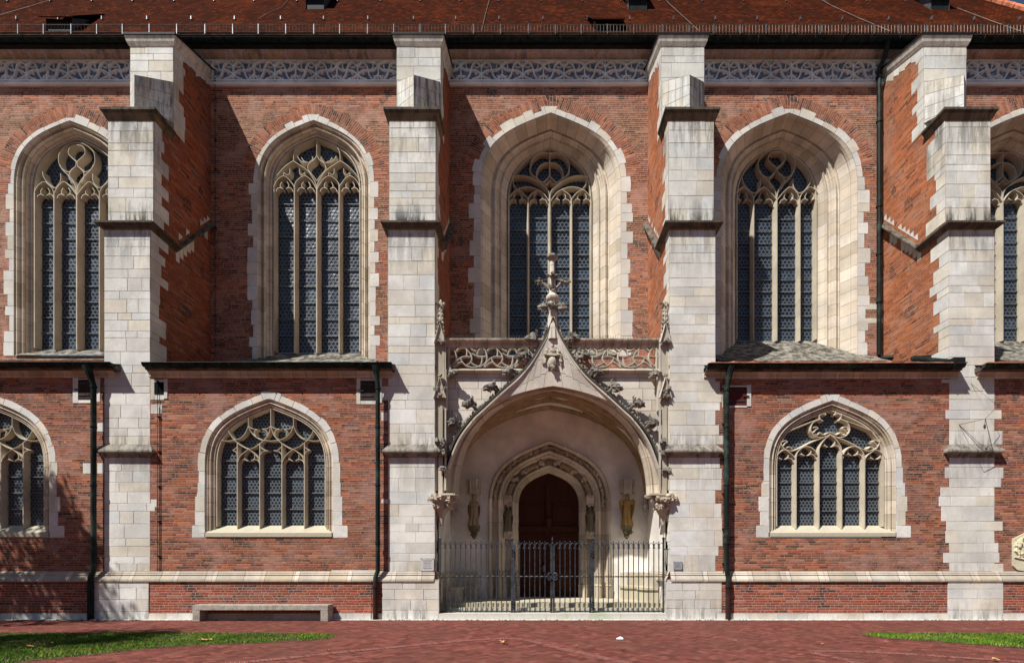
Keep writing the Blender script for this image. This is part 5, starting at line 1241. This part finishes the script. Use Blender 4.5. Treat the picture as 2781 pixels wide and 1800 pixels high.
for poly,nm,lb in ((lawnL,'lawn_soil','l'),(lawnR,'lawn_soil','r')):
    b=bmesh.new(); vs=[b.verts.new((x,y,.012)) for x,y in poly]; f=b.faces.new(vs); bmesh.ops.triangulate(b,faces=[f]); me=bpy.data.meshes.new(nm); b.to_mesh(me); b.free(); me.materials.append(M['soil']); o=bpy.data.objects.new(nm,me); COL.objects.link(o); tag(o,kind='structure')
    x0,x1=min(p[0] for p in poly),max(p[0] for p in poly); y0,y1=min(p[1] for p in poly),max(p[1] for p in poly)
    x0=max(x0,-14.5); x1=min(x1,16.5); g=MB(); n=0; tgt=int(1150*(x1-x0)*(y1-y0))
    for _ in range(tgt):
        x,y=random.uniform(x0,x1),random.uniform(y0,y1)
        if not inside((x,y),poly): continue
        d_=noise.noise(Vector((x*1.3,y*1.3,0)))
        if d_<-.33 and random.random()<.7: continue
        h=random.uniform(.025,.06)*(1+d_*.6); a=random.uniform(0,6.28); w_=random.uniform(.004,.009); t=random.uniform(0,6.28); l=h*random.uniform(.3,1.1)
        k=random.uniform(.65,1.3); c=(k*random.uniform(.9,1.25),k,k*.9,0) if random.random()<.93 else (2.6,1.5,1.6,0)
        dx,dy=math.cos(a)*w_,math.sin(a)*w_
        g.face([(x-dx,y-dy,.012),(x+dx,y+dy,.012),(x+math.cos(t)*l,y+math.sin(t)*l,.012+h)],uv=[(0,0)]*3,col=c); n+=1
    tag(g.build('grass',M['grass']),'short green grass of the '+('left' if lb=='l' else 'right')+' lawn strip','grass',kind='stuff')
def soldier(path,name,width=.24,joints=True,pitch=.075):
    P=resample(smooth(path,6),400); L=[0]
    for a,b in zip(P,P[1:]): L.append(L[-1]+math.dist(a,b))
    n=int(L[-1]/pitch); Q=resample(P,n); m=MB(); jj=MB()
    for i in range(n):
        a,b=Vector(Q[i]),Vector(Q[i+1]); t=(b-a).normalized(); nn=Vector((-t.y,t.x)); e=t*.009; s_=nn*width/2; k=random.uniform(.8,1.15)
        z=.006+random.uniform(0,.004)
        m.face([(*(a+e-s_),z),(*(b-e-s_),z),(*(b-e+s_),z),(*(a+e+s_),z)],col=(k,k,k,0))
        if joints and random.random()<.85: q=a-e*.5; jj.face([(*(q-s_),.0075),(*(q+e-s_),.0075),(*(q+e+s_*.9),.0075),(*(q+s_*.9),.0075)])
    o=tag(m.build(name,M['paveb']),kind='structure')
    if joints: jj.build('pale_joints',M['joint'],o)
    return o
soldier([G(600,1803),G(700,1794),G(800,1784),G(900,1773),G(1000,1763),G(1100,1754),G(1200,1744),G(1320,1735),G(1390,1733),G(1440,1739),G(1520,1760),G(1600,1777),G(1690,1798),G(1760,1815)],'paving_border')
soldier([G(2330,1800),G(2270,1785),G(2215,1774),G(2225,1768),G(2300,1768),G(2440,1774),G(2560,1782),G(2700,1791),G(2800,1799),G(2900,1806)],'paving_border')
soldier(LL[:-4],'lawn_edging',.12,True); soldier(LR[:-3],'lawn_edging',.12,True)
# moss tufts and dirt along the foot of the wall
m=MB()
for k in range(420):
    x=random.uniform(-17,17); 
    if abs(noise.noise(Vector((x*.8,0,0))))<.18: continue
    y=-.315+random.uniform(-.03,.02)
    for q in range(3): a=random.uniform(0,6.28); m.face([(x-.012,y,.005),(x+.012,y,.005),(x+math.cos(a)*.03,y+math.sin(a)*.02,random.uniform(.02,.05))],uv=[(0,0)]*3,col=(.55,.5,.6,0))
tag(m.build('weeds',M['grass']),'tiny weeds and moss along the joint at the foot of the wall','weeds',kind='stuff')
# ------------------------------------------------- bench
x0,x1=PX(526,-.55),PX(893,-.55); zt=PZ(1642,-.62)
m=MB(); m.box(x0,x1,-.62,-.17,zt-.17,zt); bn=m.build('seat_slab',M['conc']); 
be=tag(empty('stone_bench',((x0+x1)/2,-.4,0)),'long low grey concrete bench against the red plinth wall under the chapel window','bench'); bn.parent=be; bn.location=-Vector(be.location)
for a,b in ((x0,x0+.24),(x1-.24,x1)):
    m=MB(); m.box(a+.001,b-.001,-.618,-.175,.0,zt-.17); o=m.build('leg',M['conc'],be); o.location=-Vector(be.location)
import bmesh as _b
for o in [q for q in bpy.data.objects if q.parent==be]:
    weld(o); bv=o.modifiers.new('bevel','BEVEL'); bv.width=.012; bv.segments=2
# ------------------------------------------------- plaques
def plaque(px0,px1,py0,py1,mat,label,lines,name='information_plaque'):
    a,b=PX(px0,0),PX(px1,0); z0,z1=PZ(py1,0),PZ(py0,0); e=tag(empty(name,((a+b)/2,-.02,(z0+z1)/2)),label,'sign'); off=-Vector(e.location)
    m=MB(); m.box(a,b,-.045,-.035,z0,z1); o=m.build('panel',M[mat],e); o.location=off
    m=MB()
    for k in range(lines):
        z=z1-(z1-z0)*(k+1.2)/(lines+2); w_=random.uniform(.5,.85)*(b-a)/2; m.box((a+b)/2-w_,(a+b)/2+w_,-.048,-.0455,z-.005,z+.005)
    o=m.build('lettering',M['plaqtx'],e); o.location=off
    m=MB()
    for x in (a+.02,b-.02):
        for z in (z0+.02,z1-.02): m.tube([(x,-.06,z),(x,0.0,z)],.012,6)
    o=m.build('mounting_pin',M['iron'],e); o.location=off
plaque(1143,1179,1514,1550,'plaqbg','pale glass notice plate on the buttress left of the gate',6)
plaque(1828,1852,1524,1546,'plaque','small dark grey plaque on the buttress right of the gate',3)
# ------------------------------------------------- sundial rods
e=tag(empty('sundial_rods',(PX(2670,0),0,PZ(1140,0))),'bent thin iron sundial rods on the rightmost white buttress','sundial')
W_=lambda px,py,y:(PX(px,y),y,PZ(py,y))
m=MB(); 
for P in ([W_(2637,1042,-.0),W_(2710,1102,-.45),W_(2676,1137,-.50),W_(2604,1153,-.0)],[W_(2604,1153,0),W_(2667,1222,-.35),W_(2700,1230,-.22)],[W_(2676,1137,-.5),W_(2698,1229,-.2)],[W_(2676,1137,-.5),W_(2674,1165,-.5)]): m.tube(P,.008,5)
o=m.build('rod',M['iron'],e); o.location=-Vector(e.location)
m=MB(); m.lump(W_(2674,1158,-.5),.05,1,.1,1,(.7,.7,1.5),7,6); o=m.build('weight',M['iron'],e); o.location=-Vector(e.location)
# ------------------------------------------------- relief slab at the right edge
xa=PX(2749.5,-.02); e=tag(empty('relief_slab',(xa+.7,0,2.0)),'pale carved stone epitaph relief set in the brick at the right edge','relief'); off=-Vector(e.location)
Zp=lambda py:PZ(py,0); cx_=xa+.62
m=MB(); m.prism([(xa,Zp(1535)),(xa+.15,Zp(1547)),(cx_,Zp(1553)),(2*cx_-xa-.15,Zp(1547)),(2*cx_-xa,Zp(1535)),(2*cx_-xa,Zp(1463)),(cx_,Zp(1438)),(xa,Zp(1463))],-.05,.02,col=(1,1,.95,.1)); o=m.build('slab',M['relief'],e); o.location=off
m=MB()
for k in range(46):
    x=random.uniform(xa+.08,2*cx_-xa-.08); z=random.uniform(Zp(1512),Zp(1462)); m.lump((x,-.06,z),random.uniform(.04,.09),k,.5,2.2,(1,.7,1.2),7,5,col=(1,1,.9,random.uniform(0,.4)))
m.stroke(smooth([(xa+.03,Zp(1512)),(xa+.3,Zp(1517)),(cx_,Zp(1521)),(2*cx_-xa,Zp(1512))],5),.05,-.09,-.04); o=m.build('carving',M['relief'],e); o.location=off
# ------------------------------------------------- litter and leaves
x,y=G(1683,1735); m=MB(); m.lofts([[(-.11,-.02,.012),(0,-.05,.014),(.11,-.03,.012)],[(-.10,.03,.03),(.01,.02,.055),(.10,.04,.06)],[(-.03,.07,.02),(.04,.08,.09),(.11,.09,.03)],[(0,.1,.01),(.05,.11,.015),(.1,.12,.01)]]); m.v=[(a*.8,b*.8,c*.75) for a,b,c in m.v]; o=m.build('crumpled_paper',M['paper']); o.location=(x,y,0); tag(o,'crumpled white paper scrap lying on the red paving before the gate','litter')
lv=[(548,1744,.12,'largest of the two leaves near the front edge of the left lawn'),(566,1752-7.5,.13,''),(1368,1748,.15,''),(133,1755,.13,''),(83,1763,.12,''),(202,1743,.08,''),(2703,1796,.1,''),(2405,1745,.06,''),(2234,1752,.06,''),(1690,1766,.06,''),(1564,1757,.06,''),(1102,1726,.05,''),(1590,1704,.05,''),(1996,1743,.06,''),(890,1768,.05,''),(400,1731,.07,'')]
names=['dry tan leaf on the left lawn, nearer its front edge in the middle','curled tan leaf just right of the middle leaf on the left lawn','large dry leaf on the paving in front of the gate','brown leaf on the grass near the left photo edge','yellowish leaf on the grass front edge at far left','small leaf on the grass under the left tree shadow','tan leaf at the bottom right on the paving','tiny leaf on the paving before the right lawn tip','tiny leaf on the paving left of the right lawn','tiny leaf right of the paper scrap on the paving','tiny yellow leaf on the paving below the gate','pale speck leaf on the paving below the left middle buttress','tiny leaf near the gate step on the paving','tiny leaf on paving right of the crumpled paper','tiny leaf near the pale jointed paving border','small pale leaf on the middle of the left lawn']
for (px,py,r,_),nm in zip(lv,names):
    x,y=G(px,py); m=MB(); a0=random.uniform(0,6.28); pts=[]
    for k in range(12):
        a=a0+k*math.pi/6; q=r*(1 if k%2 else .62)*random.uniform(.8,1.1)*.8; pts.append((q*math.cos(a),q*math.sin(a),.03+.35*r*random.random()))
    for k in range(12): m.face([pts[k],pts[(k+1)%12],(0,0,.02)])
    o=m.build('fallen_leaf',M['leaf']); o.location=(x,y,.012 if inside((x,y),lawnL) is False else .035); tag(o,nm,'leaf','dry leaves scattered on the ground')
# ------------------------------------------------- trees standing left of the view; their shade falls on the wall, the paving and the lawn
def tree(x,y,h,cr,zc,n,label,seed):
    rnd=random.Random(seed); e=tag(empty('broadleaf_tree',(x,y,0)),label,'tree')
    m=MB(); m.tube([(0,0,0),(.05,.02,h*.3),(-.05,.05,h*.6),(0,0,h*.85)],[.26,.2,.14,.05],9)
    br=[]
    for k in range(16):
        z=rnd.uniform(h*.35,h*.85); a=rnd.uniform(0,6.28); l=cr*rnd.uniform(.5,.95); end=(l*math.cos(a),l*math.sin(a),z+rnd.uniform(.3,1.2)); m.tube([(0,0,z),(end[0]*.5,end[1]*.5,z+.3),end],[.08,.05,.02],6); br.append(end)
    m.build('trunk',M['bark'],e)
    m=MB(); cl=[]
    for k in range(34):
        a=rnd.uniform(0,6.28); u=rnd.uniform(.3,1); zz=rnd.uniform(-1,1); r_=cr*u*math.sqrt(max(.05,1-zz*zz)); cl.append((r_*math.cos(a),r_*math.sin(a),zc+zz*cr*1.15,rnd.uniform(.35,.8)))
    for k in range(n):
        c=rnd.choice(cl); d=Vector((rnd.gauss(0,1),rnd.gauss(0,1),rnd.gauss(0,1)))*c[3]*.55; p=Vector(c[:3])+d; u=Vector((rnd.gauss(0,1),rnd.gauss(0,1),rnd.gauss(0,.5))).normalized(); v=u.orthogonal().normalized(); s=rnd.uniform(.06,.12)
        m.face([p-u*s,p-v*s*.5,p+u*s,p+v*s*.5],uv=[(0,0)]*4)
    m.build('crown',M['crown'],e)
tree(-21.6,-5.2,12.2,2.7,10.2,9000,'broadleaf tree beside the lawn whose shade falls on the left plinth',1)
tree(-16.9,-9.6,10.5,2.4,8.6,7000,'second broadleaf tree whose shade falls on the left lawn',2)

# the wood behind the camera is put in to darken the glass and block low sky
m=MB(); rnd=random.Random(4)
for k in range(150):
    x=rnd.uniform(-75,75); z=rnd.uniform(2,13); m.lump((x,-48+rnd.uniform(-4,4),z),rnd.uniform(2.2,4.2),k,.5,2.2,seg=9,ring=7)
tag(m.build('added_wood',M['crown']),'dark mass of trees added unseen behind the camera','trees',kind='stuff')
